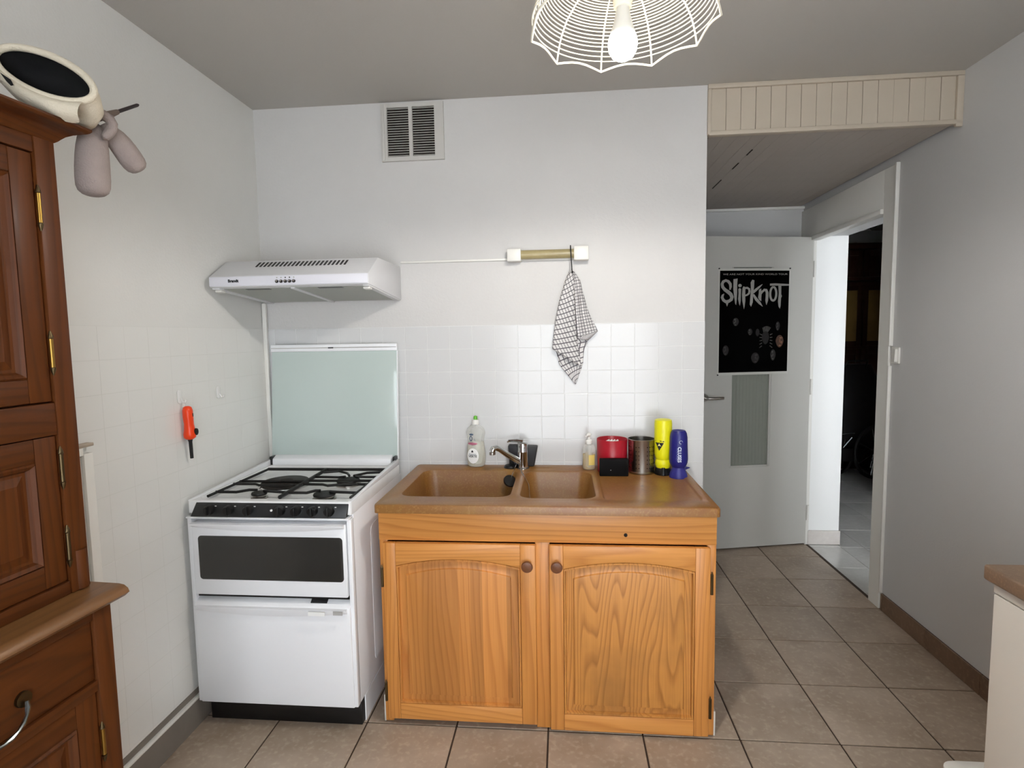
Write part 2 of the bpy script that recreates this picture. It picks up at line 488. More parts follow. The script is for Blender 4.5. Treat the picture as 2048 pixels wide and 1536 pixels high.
w = MB().box((HX0, HY0, -.05), (HX0+.1, HYJ, H)).box((HX0+.1, HYJ-.1, -.05), (HX1, HYJ, H)).box((HX1, HYJ-.1, -.05), (HX1+.1, HY1, H))  # unseen jog, shaped to keep the hall window's light off the wardrobe
struct('wall_hall_right_blocker', w, M_['wall_r'])
struct('ceiling_hall', MB().box((XH, HY0, H), (HX1+.1, HY1+.1, H+.1)), M_['ceil'])

def window(name, a, b, yc):
    """frame with a central mullion and two panes in a wall opening"""
    (x0, z0), (x1, z1) = a, b
    def bx(p0, p1, q0, q1, t):
        return MB().box((p0, yc-t, q0), (p1, yc+t, q1))
    f = bx(x0, x0+.05, z0, z1, .03)
    root = struct(name, f, M_['white_paint'])
    obj('frame_side', bx(x1-.05, x1, z0, z1, .03), M_['white_paint'], root)
    obj('frame_head', bx(x0+.05, x1-.05, z1-.05, z1, .03), M_['white_paint'], root)
    obj('frame_sill', bx(x0+.05, x1-.05, z0, z0+.05, .03), M_['white_paint'], root)
    xm = (x0+x1)/2
    obj('mullion', bx(xm-.03, xm+.03, z0+.05, z1-.05, .03), M_['white_paint'], root)
    obj('pane', bx(x0+.05, xm-.03, z0+.05, z1-.05, .003), M_['pane'], root)
    obj('pane', bx(xm+.03, x1-.05, z0+.05, z1-.05, .003), M_['pane'], root)
window('window_1', (WX0, WZ0), (WX1, WZ1), YF-.06)
window('window_2', (HWX0, HWZ0), (HWX1, HWZ1), HY0-.06)

# ---- floor with loose-laid pieces
def tiled(parent, xs, ys, z, gap, m, thick=.012, bev=.0012, name='tile'):
    cache = {}
    for i in range(len(xs)-1):
        for j in range(len(ys)-1):
            sx, sy = round(xs[i+1]-xs[i]-gap, 4), round(ys[j+1]-ys[j]-gap, 4)
            if sx < .01 or sy < .01: continue
            if (sx, sy) not in cache:
                cache[(sx, sy)] = mesh_of(name, MB().box((-sx/2, -sy/2, -thick), (sx/2, sy/2, 0)), m, V((0,0,0)), bevel=bev, seg=1, smooth=False)
            place(name, cache[(sx, sy)], ((xs[i]+xs[i+1])/2, (ys[j]+ys[j+1])/2, z+random.uniform(-.0004, .0004)), parent)
def cuts(o, t, lo, hi):
    k = math.ceil((lo-o)/t-1e-6); r = [lo]
    while o+k*t < hi-1e-4:
        if o+k*t > lo+1e-4: r.append(o+k*t)
        k += 1
    return r+[hi]
fl = struct('floor', MB().box((0, YF, -.06), (XR, YP, -.0035)), M_['floor_joint'])
tiled(fl, cuts(1.968, .333, 0, XR), cuts(-.585, .333, YF, YP), 0, .006, M_['floor_tile'])
fh = struct('floor_hall', MB().box((XR, HY0, -.06), (HX1, HY1, -.0025)), M_['hall_joint'])
tiled(fh, cuts(3.31, .333, XH, HX1), cuts(.92, .333, HY0, HY1), 0, .004, M_['hall_tile'])
tiled(fh, [XR+.012, XH], cuts(.92, .333, DY0, DY1), 0, .004, M_['hall_tile'])
struct('trim_4', MB().box((XR-.004, DY0, -.004), (XR+.011, DY1, .0015)), M_['floor_joint'])

# ---- wall tiles (painted over)
S = .1016; ZT = 1.4574
def wall_tiles(parent, along, us, zs, m, thick, gap, bev):
    cache = {}
    for i in range(len(us)-1):
        for j in range(len(zs)-1):
            a, b = round(us[i+1]-us[i]-gap, 4), round(zs[j+1]-zs[j]-gap, 4)
            if a < .008 or b < .008: continue
            if (a, b) not in cache:
                bx = MB().box((-a/2, -thick, -b/2), (a/2, .0, b/2)) if along == 0 else MB().box((0, -a/2, -b/2), (thick, a/2, b/2))
                cache[(a, b)] = mesh_of('tile', bx, m, V((0,0,0)), bevel=bev, seg=2, smooth=False)
            u, z = (us[i]+us[i+1])/2, (zs[j]+zs[j+1])/2
            e = random.uniform(0, .0004)
            place('tile', cache[(a, b)], (u, -.0025+e, z) if along == 0 else (.0020-e, u, z), parent)
gb = obj('grout_bed', MB().box((0, -.004, .70), (XB, 0, ZT+.001)), M_['grout'], WB)
wall_tiles(WB, 0, cuts(.4567, S, .0, XB), cuts(ZT, S, .72, ZT+.0001), M_['tile'], .0028, .0026, .0008)
gl = obj('grout_bed', MB().box((0, -1.42, .13), (.004, 0, ZT+.003)), M_['grout_l'], WL)
wall_tiles(WL, 1, cuts(-.03, S, -1.42, 0), cuts(ZT+.003, S, .13, ZT+.0031), M_['tile_l'], .0024, .0014, .0004)
struct('trim_3', MB().box((.004, -.024, .86), (.022, -.006, 1.575)), M_['white_paint'], bevel=.003)

# ---- skirting
b = struct('baseboard_left', MB().box((0, YF, 0), (.02, -.06, .10)), M_['plinth_l'], bevel=.002)
obj('light_edge', MB().box((.002, YF, .1001), (.022, -.06, .109)), M_['white_paint'], b, bevel=.003)
obj('grey_band', MB().box((0, YF, .1092), (.007, -.06, .13)), M_['plinth_l'], b)
b = struct('baseboard_right', MB().box((XR-.004, YF, 0), (XR, .40, .086)), M_['floor_joint'])
ys = cuts(.05, .333, YF, .40); cache = {}
for i in range(len(ys)-1):
    a = round(ys[i+1]-ys[i]-.003, 4)
    if a not in cache:
        cache[a] = mesh_of('plinth_tile', MB().box((-.010, -a/2, 0), (0, a/2, .085)), M_['plinth_r'], V((0,0,0)), bevel=.002, smooth=False)
    place('plinth_tile', cache[a], (XR-.002, (ys[i]+ys[i+1])/2, .001), b)
b = struct('baseboard_doorway', MB().box((XR+.006, DY1-.014, .003), (XH+.008, DY1, .095)), M_['marble'], bevel=.002)

# ---- lowered passage ceiling of planks
c = struct('ceiling_passage', MB().box((XB, .02, ZS+.02), (XR, YP, ZS+.04)).box((XB, .012, ZS+.02), (XR, .02, H)), M_['crack'])
n = 16; pw = (XR-XB-.036)/n
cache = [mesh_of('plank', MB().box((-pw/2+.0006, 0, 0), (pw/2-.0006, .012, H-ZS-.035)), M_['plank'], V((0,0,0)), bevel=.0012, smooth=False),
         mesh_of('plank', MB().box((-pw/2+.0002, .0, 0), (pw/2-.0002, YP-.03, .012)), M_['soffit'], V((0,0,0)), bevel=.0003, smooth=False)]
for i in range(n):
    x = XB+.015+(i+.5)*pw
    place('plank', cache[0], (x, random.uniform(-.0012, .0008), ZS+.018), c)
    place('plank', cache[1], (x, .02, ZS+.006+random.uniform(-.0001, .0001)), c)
obj('top_batten', MB().box((XB, -.012, H-.018), (XR, .001, H)), M_['plank'], c, bevel=.002)
obj('bottom_batten', MB().box((XB+.005, -.012, ZS), (XR-.005, .02, ZS+.018)), M_['plank'], c, bevel=.003)
obj('end_batten', MB().box((XB-.001, -.012, ZS+.004), (XB+.014, .001, H-.019)), M_['plank'], c, bevel=.002)
obj('end_batten', MB().box((XR-.026, -.012, ZS-.01), (XR, .001, H-.019)), M_['plank'], c, bevel=.002)
for y0, y1 in ((.22, .30), (.42, .52), (.72, .90)):
    x = XB+.015+4*pw
    obj('open_gap', MB().box((x-.0025, y0, ZS+.0035), (x+.0025, y1, ZS+.0055)), M_['crack'], c, smooth=False)
obj('back_cove', MB().box((XB, YP-.02, ZS-.012), (XR, YP, ZS+.005)), M_['white_paint'], c, bevel=.003)

# ---- door casing, conduit
t = struct('trim_1', MB().box((XR-.012, .415, 0), (XR, DY0, 2.195)), M_['white_paint'], bevel=.003)
obj('header_board', MB().box((XR-.012, DY0+.0005, DZ), (XR, YP-.0, 2.195)), M_['white_paint'], t, bevel=.003)
obj('head_stop', MB().box((XR-.026, DY0-.0, DZ-.025), (XR+.03, DY1+.01, DZ)), M_['white_paint'], t, bevel=.003)
obj('hinge_post', MB().box((XR-.014, DY1-.012, 0), (XR+.012, DY1+.03, DZ-.026)), M_['white_paint'], t, bevel=.004)
obj('reveal_brightener', MB().box((XR+.0125, DY1-.005, .096), (XH+.001, DY1+.001, DZ-.0005)), M_['reveal'], t)  # added sheet over the wall's reveal, lightened to look more strongly daylit
t = struct('trim_2', MB().box((XR-.018, .400, 1.33), (XR-.0, .4145, 2.20)), M_['plastic'], bevel=.003)
obj('lower_run', MB().box((XR-.016, .402, .086), (XR, .4145, 1.235)), M_['plastic'], t, bevel=.003)

# ---- door leaf, swung open towards the passage
H0 = V((2.952, 1.284, 0)); dd = V((-.9769, -.2137, 0)); nc = V((.2137, -.9769, 0))
def DP(u, t, z): return H0+dd*u+nc*t+V((0, 0, z))
def dbox(mb, u0, u1, t0, t1, z0, z1):
    mb.hexa([DP(u0,t1,z0), DP(u1,t1,z0), DP(u1,t0,z0), DP(u0,t0,z0)], [DP(u0,t1,z1), DP(u1,t1,z1), DP(u1,t0,z1), DP(u0,t0,z1)])
    return mb
GU0, GU1, GZ0, GZ1 = .268, .543, .542, 1.813
leaf = MB()
dbox(leaf, 0, GU0, -.038, 0, .012, 2.0); dbox(leaf, GU1, .765, -.038, 0, .012, 2.0)
dbox(leaf, GU0, GU1, -.038, 0, .012, GZ0); dbox(leaf, GU0, GU1, -.038, 0, GZ1, 2.0)
dr = struct('door_1', leaf, M_['door'])
g = MB(); nn = 120
g.grid([[DP(GU0+(GU1-GU0)*k/nn, -.012+.0009*math.sin(k*2*PI/10), z) for k in range(nn+1)] for z in [GZ0+(GZ1-GZ0)*q/40 for q in range(41)]])
obj('glass_pane', g, M_['ribglass'], dr)
for a in ((GU0, GU0+.012, GZ0, GZ1), (GU1-.012, GU1, GZ0, GZ1)):
    obj('glazing_bead', dbox(MB(), a[0], a[1], -.01, -.001, a[2], a[3]), M_['door'], dr, bevel=.002)
obj('glazing_bead', dbox(MB(), GU0+.012, GU1-.012, -.01, -.001, GZ0, GZ0+.012), M_['door'], dr, bevel=.002)
hd = obj('door_handle', MB().tube([DP(.715, .0, 1.0), DP(.715, .045, 1.0), DP(.70, .055, 1.0), DP(.615, .055, 1.0)], .009, 10), M_['steel'], dr)
obj('rose', MB().tube([DP(.715, .0, 1.0), DP(.715, .008, 1.0)], .024, 20), M_['steel'], hd)
for z in (.22, 1.05, 1.8):
    obj('hinge', MB().tube([DP(-.008, .006, z-.05), DP(-.008, .006, z+.05)], .008, 10), M_['white_paint'], dr)

# ================================================================== poster
def PX(X): return .635-(X-195)/1525*.477
def PZ(Y): return 1.805-(Y-190)/2347*.665
def PP(t):
    return lambda X, Y: DP(PX(X), t+.006*max(0, math.sin((X-350)/1200*PI))*max(0, 1-(Y-190)/260), PZ(Y))
def psheet(x0, x1, y0, y1, t, n=14):
    f = PP(t); mb = MB()
    mb.grid([[f(x0+(x1-x0)*i/n, y0+(y1-y0)*j/n) for i in range(n+1)] for j in range(n+1)])
    return mb
po = thing('poster', DP(PX(957), .004, PZ(2537)), 'black concert poster with grey band lettering pinned on the open white door', 'poster')
s = psheet(195, 1720, 190, 2537, .0045)
sb = psheet(195, 1720, 190, 2537, .003)
s.add(sb.v, sb.f)
obj('paper', s, M_['posterw'], po)
obj('black_print', psheet(222, 1700, 240, 2480, .0052), M_['poster'], po)
LF = PP(.0060)
lg = MB()
lg.ribbon([(435,655),(447,590),(440,530),(400,475),(345,452),(290,478),(268,530),(280,595),(330,655),(400,705),(455,755),(480,815),(465,870),(415,905),(350,915),(300,880),(272,820),(285,775),(312,740)],
          [30,55,62,62,58,62,62,66,72,78,78,76,70,66,66,62,58,48,14], LF)
lg.poly([(345,915),(420,905),(392,985),(380,1022),(362,975)], LF)
lg.poly([(505,425),(545,420),(592,410),(585,560),(588,720),(582,880),(572,992),(550,960),(528,820),(505,640)], LF)
lg.poly([(612,640),(640,618),(672,640),(668,760),(668,900),(652,1010),(630,960),(610,860),(618,740)], LF)
lg.poly([(645+38*math.cos(k*PI/8), 565+36*math.sin(k*PI/8)) for k in range(16)], LF)
lg.poly([(700,620),(722,580),(760,600),(762,760),(765,900),(752,1020),(738,1086),(722,1000),(700,900),(692,760)], LF)
lg.ribbon([(745,622),(800,615),(840,640),(850,690),(838,740),(800,770),(750,790)], [44,44,46,46,44,40,30], LF)
lg.poly([(870,500),(905,438),(950,452),(945,600),(930,760),(925,930),(890,1032),(862,980),(868,830),(880,660)], LF)
lg.ribbon([(925,720),(985,662),(1050,605),(1125,538)], [50,56,44,8], LF)
lg.ribbon([(930,760),(1000,870),(1070,950),(1138,1028)], [40,62,54,6], LF)
lg.poly([(1050,660),(1098,630),(1110,730),(1105,840),(1108,910),(1060,880),(1036,830),(1048,740)], LF)
lg.ribbon([(1088,770),(1125,700),(1170,660),(1205,665),(1226,720),(1228,800),(1222,900),(1218,990)], [20,44,54,58,58,60,58,10], LF)
lg.ribbon([(1360+66*math.sin(k*2*PI/24), 750-150*math.cos(k*2*PI/24)) for k in range(25)], [46]*25, LF)
lg.ribbon([(1285,548),(1400,545),(1560,552),(1698,556)], [46,50,46,34], LF)
lg.poly([(1465,560),(1530,560),(1532,760),(1548,800),(1530,850),(1525,1020),(1510,1082),(1480,1030),(1465,920),(1478,740)], LF)
obj('band_logo', lg, M_['logo'], po, smooth=False, recalc=False)
k_ = 1360/ .5
tx = text_mb('WE ARE NOT YOUR KIND WORLD TOUR', 1, lambda x, y: (x, y, 0), bold=0)
xs = [v.x for v in tx.v]; w0, w1 = min(xs), max(xs)
tx.map(lambda v: LF(285+(v.x-w0)/(w1-w0)*1375, 322-v.y*52))
obj('small_lettering', tx, M_['logo'], po, smooth=False, recalc=False)
def blotch(mb, cx, cy, rx, ry, f, rnd, n=11):
    mb.poly([(cx+rx*math.cos(2*PI*k/n)*rnd.uniform(.6, 1.1), cy+1097+ry*math.sin(2*PI*k/n)*rnd.uniform(.6, 1.1)) for k in range(n)], f)
def vague_face(cx, cy, rx, ry, m, seed):
    """dim oval with a few uneven lit patches on one side"""
    rnd = random.Random(seed); f = PP(.0056)
    b_ = MB(); b_.poly([(cx+rx*math.cos(k*PI/10)*(1-.2*max(0, math.sin(k*PI/10))), cy+1097+ry*math.sin(k*PI/10)) for k in range(20)], f)
    o = obj('face_print', b_, M_['face2' if m == 'face2' else 'face3'], po, smooth=False, recalc=False)
    h_ = MB(); f2 = PP(.0061); s_ = rnd.choice((-1, 1))
    blotch(h_, cx+s_*rx*.25, cy-ry*.55, rx*.42, ry*.2, f2, rnd)
    blotch(h_, cx+s_*rx*.05, cy-ry*.05, rx*.14, ry*.34, f2, rnd)
    blotch(h_, cx+s_*rx*.48, cy+ry*.2, rx*.2, ry*.26, f2, rnd)
    blotch(h_, cx+s_*rx*.1, cy+ry*.68, rx*.34, ry*.13, f2, rnd)
    obj('lit_patches', h_, M_['face4' if m == 'face2' else m], o, smooth=False, recalc=False, kind='stuff')
M_['face4'] = mat('tan_face_print', (150,104,76), .5, var=.5, vscale=60)
for i_, a in enumerate(((570,265,66,92,'face'), (880,490,50,76,'face'), (1040,505,42,85,'face3'), (1215,620,80,150,'face3'), (1475,368,46,102,'face'),
          (1522,705,84,138,'face2'), (365,890,66,114,'face5'), (1000,1070,88,122,'face5'), (1385,1010,58,126,'face'))):
    if a[4] == 'face5' and 'face5' not in M_: M_['face5'] = mat('dim_face_print', (66,60,60), .5, var=.5, vscale=55)
    vague_face(*a, i_+2)
sp = MB()
for k in range(7):
    a = R(60+k*10); sp.ribbon([(1215+90*math.cos(a), 1097+600-120*math.sin(a)), (1235+150*math.cos(a)*1.1, 1097+600-235*math.sin(a))], [12, 20], PP(.0058))
for k in range(5):
    for s_ in (-1, 1):
        y = 1097+560+k*60
        sp.ribbon([(1225+s_*85, y), (1225+s_*140, y-25+k*18)], [22, 14], PP(.0058))
obj('hair_print', sp, M_['face'], po, smooth=False, recalc=False)
for X, Y in ((202,196), (1712,194), (202,2530)):
    obj('pin', MB().tube([DP(PX(X), .004, PZ(Y)), DP(PX(X), .010, PZ(Y))], .004, 10), M_['black'], po)
# ================================================================== cooker
SX0, SX1, SYF = .03, .63, -.655
ck = thing('gas_cooker', (.33, -.33, 0), 'white freestanding gas cooker with open glass lid beside the pine sink unit', 'cooker')
def rrect(x0, x1, z0, z1, r, n=6):
    pts = []
    for cx, cz, a0 in ((x1-r, z1-r, 0), (x0+r, z1-r, 90), (x0+r, z0+r, 180), (x1-r, z0+r, 270)):
        pts += [(cx+r*math.cos(R(a0+90*k/n)), cz+r*math.sin(R(a0+90*k/n))) for k in range(n+1)]
    return pts
body = MB().prism([(-.62,.10),(-.03,.10),(-.03,.80),(-.62,.80)], 0, SX0, SX1)
bo = obj('body', body, M_['enamel'], ck, bevel=.004)
obj('side_foot', MB().box((SX1-.004, -.575, .0), (SX1, -.04, .0995)), M_['enamel'], ck)
obj('side_emboss', MB().prism(rrect(-.46, -.12, .16, .70, .03), 0, SX1-.001, SX1+.0012), M_['enamel'], bo, bevel=.0008)
obj('kick_plinth', MB().box((SX0+.012, -.60, 0), (SX1-.006, -.05, .0995)), M_['black'], ck, bevel=.002)
for x0, x1 in ((SX0, SX0+.016), (SX1-.016, SX1)):
    obj('front_post', MB().box((x0, -.648, .10), (x1, -.6205, .786)), M_['enamel'], ck, bevel=.003)
# oven door with a dark window
od = obj('oven_door', MB().box((SX0+.019, SYF, .507), (SX1-.019, -.6215, .772)), M_['enamel'], ck, bevel=.005)
obj('oven_window', MB().prism(rrect(.072, .600, .565, .724, .012), 1, SYF-.0022, SYF+.001), M_['ovenglass'], od, bevel=.001)
def lip(z, sag, out, zr, n=20):
    rings = []
    for k in range(n+1):
        f = k/n; x = SX0+.022+(SX1-SX0-.044)*f
        s = math.sin(f*PI)
        rings.append([(x, SYF+.002, z), (x, SYF-out, z-.002), (x, SYF-out, z-.006), (x, SYF+.002, z-zr-sag*s)])
    mb = MB(); mb.rings(rings, True, True); return mb
obj('handle_lip', lip(.7715, .016, .016, .018), M_['enamel'], od, ang=50)
obj('painted_gap_shade', MB().box((SX0+.02, -.640, .4955), (SX1-.02, -.6205, .5065)), M_['black'], ck)  # black strip standing in for the shade below the oven door
# warming compartment door
ld = obj('lower_door', MB().hexa([(SX0+.012,-.652,.099),(SX1-.012,-.652,.099),(SX1-.012,-.6215,.099),(SX0+.012,-.6215,.099)],
                                 [(SX0+.012,-.660,.470),(SX1-.012,-.660,.470),(SX1-.012,-.6215,.495),(SX0+.012,-.6215,.495)]), M_['enamel'], ck, bevel=.004)
ll = lip(.470, .018, .012, .022); ll.map(lambda v: (v.x, v.y-.004, v.z))
obj('handle_lip', ll, M_['enamel'], ld, ang=50)
obj('sticker', MB().box((.475, -.6795, .452), (.535, -.6765, .466)), M_['labelw'], ld)
obj('sticker', MB().box((.565, -.6795, .456), (.598, -.6765, .468)), mat('grey_sticker', (176,174,172), .5), ld)
obj('dark_recess', MB().hexa([(.47,-.645,.4815),(.53,-.645,.4815),(.53,-.628,.4925),(.47,-.628,.4925)], [(.47,-.645,.4835),(.53,-.645,.4835),(.53,-.628,.4945),(.47,-.628,.4945)]), M_['panel'], ld)
# control panel and knobs
cp = obj('control_panel', MB().hexa([(SX0+.02,SYF-.003,.793),(SX1-.014,SYF-.003,.793),(SX1-.014,-.60,.793),(SX0+.02,-.60,.793)],
                                    [(SX0+.034,-.641,.840),(SX1-.008,-.641,.840),(SX1-.008,-.60,.840),(SX0+.034,-.60,.840)]), M_['panel'], ck, bevel=.002)
obj('bottom_trim', MB().box((SX0+.004, SYF-.006, .787), (SX1-.004, -.62, .7925)), M_['enamel'], ck, bevel=.0015)
for i, x in enumerate((.120, .192, .264, .380, .438, .498, .557)):
    kb = obj('knob', MB().lathe([(.0175,0),(.0175,.012),(.0155,.017),(.006,.018)], (x, -.650, .817), 24, axis='y'), M_['black'], cp)
    obj('grip', MB().box((x-.0028, -.676, .802), (x+.0028, -.666, .832)), M_['black'], kb, bevel=.002)
obj('pilot_light', MB().lathe([(.004,0),(.004,.004),(.001,.006)], (.347, -.650, .817), 12, axis='y'), M_['labelw'], cp)
for x in (.120,.192,.264,.380,.438,.498,.557):
    obj('panel_mark', MB().box((x+.018, -.6492, .828), (x+.024, -.6478, .831)), M_['bulbcap'], cp)
    obj('panel_mark', MB().box((x-.022, -.6520, .800), (x-.017, -.6502, .8025)), M_['bulbcap'], cp)
# hob tray: raised sides, sunk middle
hb = MB()
def rr3(x0, x1, y0, y1, r, z, n=5):
    return [(p[0], p[1], z) for p in rrect(x0, x1, y0, y1, r, n)]
hb.rings([rr3(SX0, SX1, -.64, -.055, .008, .800), rr3(SX0, SX1, -.64, -.055, .008, .842), rr3(SX0+.003, SX1-.003, -.637, -.058, .007, .846),
          rr3(SX0+.022, SX1-.022, -.612, -.09, .02, .846), rr3(SX0+.032, SX1-.032, -.600, -.10, .02, .828)], True, True)
ht = obj('hob_tray', hb, M_['enamel2'], ck, ang=40)
for x0, x1 in ((SX0, SX0+.014), (SX1-.014, SX1)):
    rim = MB().hexa([(x0,-.638,.843),(x1,-.638,.843),(x1,-.058,.843),(x0,-.058,.843)], [(x0,-.634,.847),(x1,-.634,.847),(x1,-.062,.870),(x0,-.062,.870)])
    obj('raised_side', rim, M_['enamel'], ht, bevel=.002)
def burner(x, y, r):
    b = obj('burner', MB().lathe([(r*1.05,0),(r*1.05,.006),(r*.82,.009),(r*.82,.014)], (x, y, .828), 28), M_['steel'], ck)
    obj('burner_cap', MB().lathe([(r*.95,.0145),(r,.018),(r*.95,.023),(r*.3,.0255)], (x, y, .828), 28), M_['iron'], b)
burner(.245, -.545, .028); burner(.495, -.548, .040); burner(.508, -.352, .046)
hp = obj('hot_plate', MB().lathe([(.093,0),(.093,.014),(.088,.018),(.03,.0185),(.028,.0165)], (.252, -.362, .828), 40), M_['plate'], ck)
obj('plate_ring', MB().lathe([(.099,0),(.099,.006),(.0935,.008),(.0935,0)], (.252, -.362, .828), 40, cap=False), M_['chrome'], hp)
# pan support bars
gz = .852
def bar(p, r=.0052, nm='support_bar'):
    obj(nm, MB().tube(p, r, 8), M_['iron'], ck)
bar([(.085,-.605,gz),(.092,-.195,gz)]); bar([(.358,-.610,gz),(.352,-.195,gz)], .0075); bar([(.09,-.195,gz),(.615,-.192,gz)], .0065)
bar([(.615,-.605,gz),(.615,-.192,gz)], .0045)
bar([(.08,-.55,gz),(.16,-.55,gz),(.205,-.54,gz+.006),(.235,-.54,gz+.006)]); bar([(.262,-.545,gz+.004),(.35,-.548,gz)])
bar([(.08,-.437,gz),(.17,-.437,gz),(.195,-.455,gz),(.35,-.45,gz)]); bar([(.083,-.398,gz),(.35,-.392,gz)])
bar([(.36,-.552,gz),(.43,-.552,gz),(.46,-.542,gz+.006),(.478,-.542,gz+.006)]); bar([(.515,-.548,gz+.004),(.615,-.545,gz)])
bar([(.36,-.432,gz),(.44,-.436,gz),(.466,-.452,gz),(.52,-.43,gz),(.615,-.43,gz)]); bar([(.36,-.382,gz),(.615,-.374,gz)])
bar([(.36,-.322,gz),(.46,-.326,gz),(.49,-.335,gz+.005)]); bar([(.53,-.33,gz+.005),(.57,-.318,gz),(.615,-.318,gz)])
bar([(.36,-.245,gz),(.42,-.225,gz),(.47,-.26,gz),(.50,-.318,gz+.005)]); bar([(.52,-.32,gz+.005),(.55,-.25,gz),(.615,-.235,gz)])
# glass lid standing open against the wall
ly = -.034
ldg = obj('glass_lid', MB().hexa([(.034,ly-.022,.868),(.622,ly-.022,.868),(.622,ly-.014,.868),(.034,ly-.014,.868)],
                                 [(.048,ly,1.356),(.628,ly,1.356),(.628,ly+.008,1.356),(.048,ly+.008,1.356)]), M_['lid'], ck, bevel=.0015)
obj('top_rail', MB().box((.046, ly-.006, 1.354), (.630, ly+.014, 1.386)), M_['enamel'], ldg, bevel=.003)
obj('rail_groove', MB().box((.048, ly-.0068, 1.369), (.628, ly-.0058, 1.3715)), M_['steel'], ldg)
obj('latch', MB().box((.316, ly-.0078, 1.3675), (.340, ly-.0062, 1.3725)), M_['black'], ldg)
obj('side_rail', MB().hexa([(.6225,ly-.024,.868),(.6275,ly-.024,.868),(.6275,ly-.012,.868),(.6225,ly-.012,.868)], [(.6285,ly-.002,1.354),(.6325,ly-.002,1.354),(.6325,ly+.01,1.354),(.6285,ly+.01,1.354)]), M_['enamel'], ldg)
obj('hinge_bar', MB().prism([(-.095,.846),(-.050,.846),(-.045,.886),(-.062,.886),(-.092,.874)], 0, .055, .602), M_['enamel'], ck, bevel=.003)
for x in (.040, .610):
    obj('hinge', MB().box((x, -.09, .846), (x+.014, -.05, .884)), M_['panel'], ck, bevel=.003)

# ================================================================== range hood
rh = thing('range_hood', (.34, -.2, 1.575), 'white slim range hood on the wall above the cooker', 'range hood')
HX0_, HX1_ = .026, .650
prof = [(-.006,1.578),(-.43,1.612),(-.43,1.652),(-.422,1.657),(-.312,1.724),(-.006,1.724)]
hbod = obj('hood_body', MB().prism(prof, 0, HX0_, HX1_), M_['hoodgrey'], rh, bevel=.003)
fp = obj('front_panel', MB().box((HX0_+.002, -.4345, 1.615), (HX1_-.002, -.4302, 1.651)), mat('hood_front_enamel', (218,218,226), .3), rh, bevel=.002)
def slope(y): return 1.657+(y+.422)*(1.724-1.657)/(.110)
n = 23
for i in range(n):
    x = .175+i*(.355/(n-1))
    ya, yb = -.362, -.328
    e = .0012
    obj('slot', MB().hexa([(x,ya,slope(ya)-.001),(x+.0075,ya,slope(ya)-.001),(x+.0075,yb,slope(yb)-.001),(x,yb,slope(yb)-.001)],
                          [(x,ya-e*.5,slope(ya)+e),(x+.0075,ya-e*.5,slope(ya)+e),(x+.0075,yb-e*.5,slope(yb)+e),(x,yb-e*.5,slope(yb)+e)]), M_['black'], rh, smooth=False)
for i in range(5):
    x = .298+i*.0165
    bt = obj('button', MB().lathe([(.0062,0),(.0062,.004)], (x, -.4345, 1.629), 16, axis='y'), M_['black'], fp)
    obj('button_cap', MB().lathe([(.0040,.0042),(.0036,.007),(.001,.0075)], (x+.0008, -.4345, 1.6302), 14, axis='y'), M_['chrome'], bt)
    obj('symbol', MB().box((x-.0022, -.4352, 1.6405), (x+.0022, -.4346, 1.645)), M_['panel' if i in (2, 3) else 'filter'], fp)
tx = text_mb('Brandt', .0145, lambda x, y: (.125+x, -.4352, 1.634+y), sx=1.05, bold=.0009)
obj('brand_lettering', tx, M_['ink'], fp, smooth=False)
def under(y): return 1.578+(-.006-y)*(1.612-1.578)/.424
def uplate(x0, x1, y0, y1, d0, d1):
    return MB().hexa([(x0,y0,under(y0)-d1),(x1,y0,under(y0)-d1),(x1,y1,under(y1)-d1),(x0,y1,under(y1)-d1)], [(x0,y0,under(y0)-d0),(x1,y0,under(y0)-d0),(x1,y1,under(y1)-d0),(x0,y1,under(y1)-d0)])
for x0, x1 in ((.062, .332), (.350, .622)):
    ft = obj('grease_filter', uplate(x0, x1, -.395, -.03, -.0005, .002), M_['filter'], rh)
    obj('finger_recess', uplate((x0+x1)/2-.05, (x0+x1)/2+.045, -.392, -.372, .0018, .003), M_['panel'], ft)
obj('filter_divider', uplate(.333, .349, -.40, -.02, -.0005, .006), M_['hoodgrey'], rh, bevel=.001)
for x0, x1 in ((.030, .060), (.624, .646)):
    obj('side_channel', uplate(x0, x1, -.42, -.012, -.0005, .005), M_['hoodgrey'], rh, bevel=.001)
for x in (.045, .632):
    lt = obj('lamp_clip', uplate(x-.014, x+.012, -.405, -.375, .005, .014), M_['plastic'], rh, bevel=.003)
obj('duct_collar', MB().lathe([(.058,0),(.058,.012),(.05,.018)], (.405, -.12, 1.7235), 24), M_['steel'], rh)
# conduit from the hood to the strip light
cb = obj('cable_trunking', MB().box((HX1_+.001, -.009, 1.738), (1.131, 0, 1.7475)), M_['plastic'], bevel=.002, label='thin white cable trunking between the range hood and the strip light', category='cable trunking')

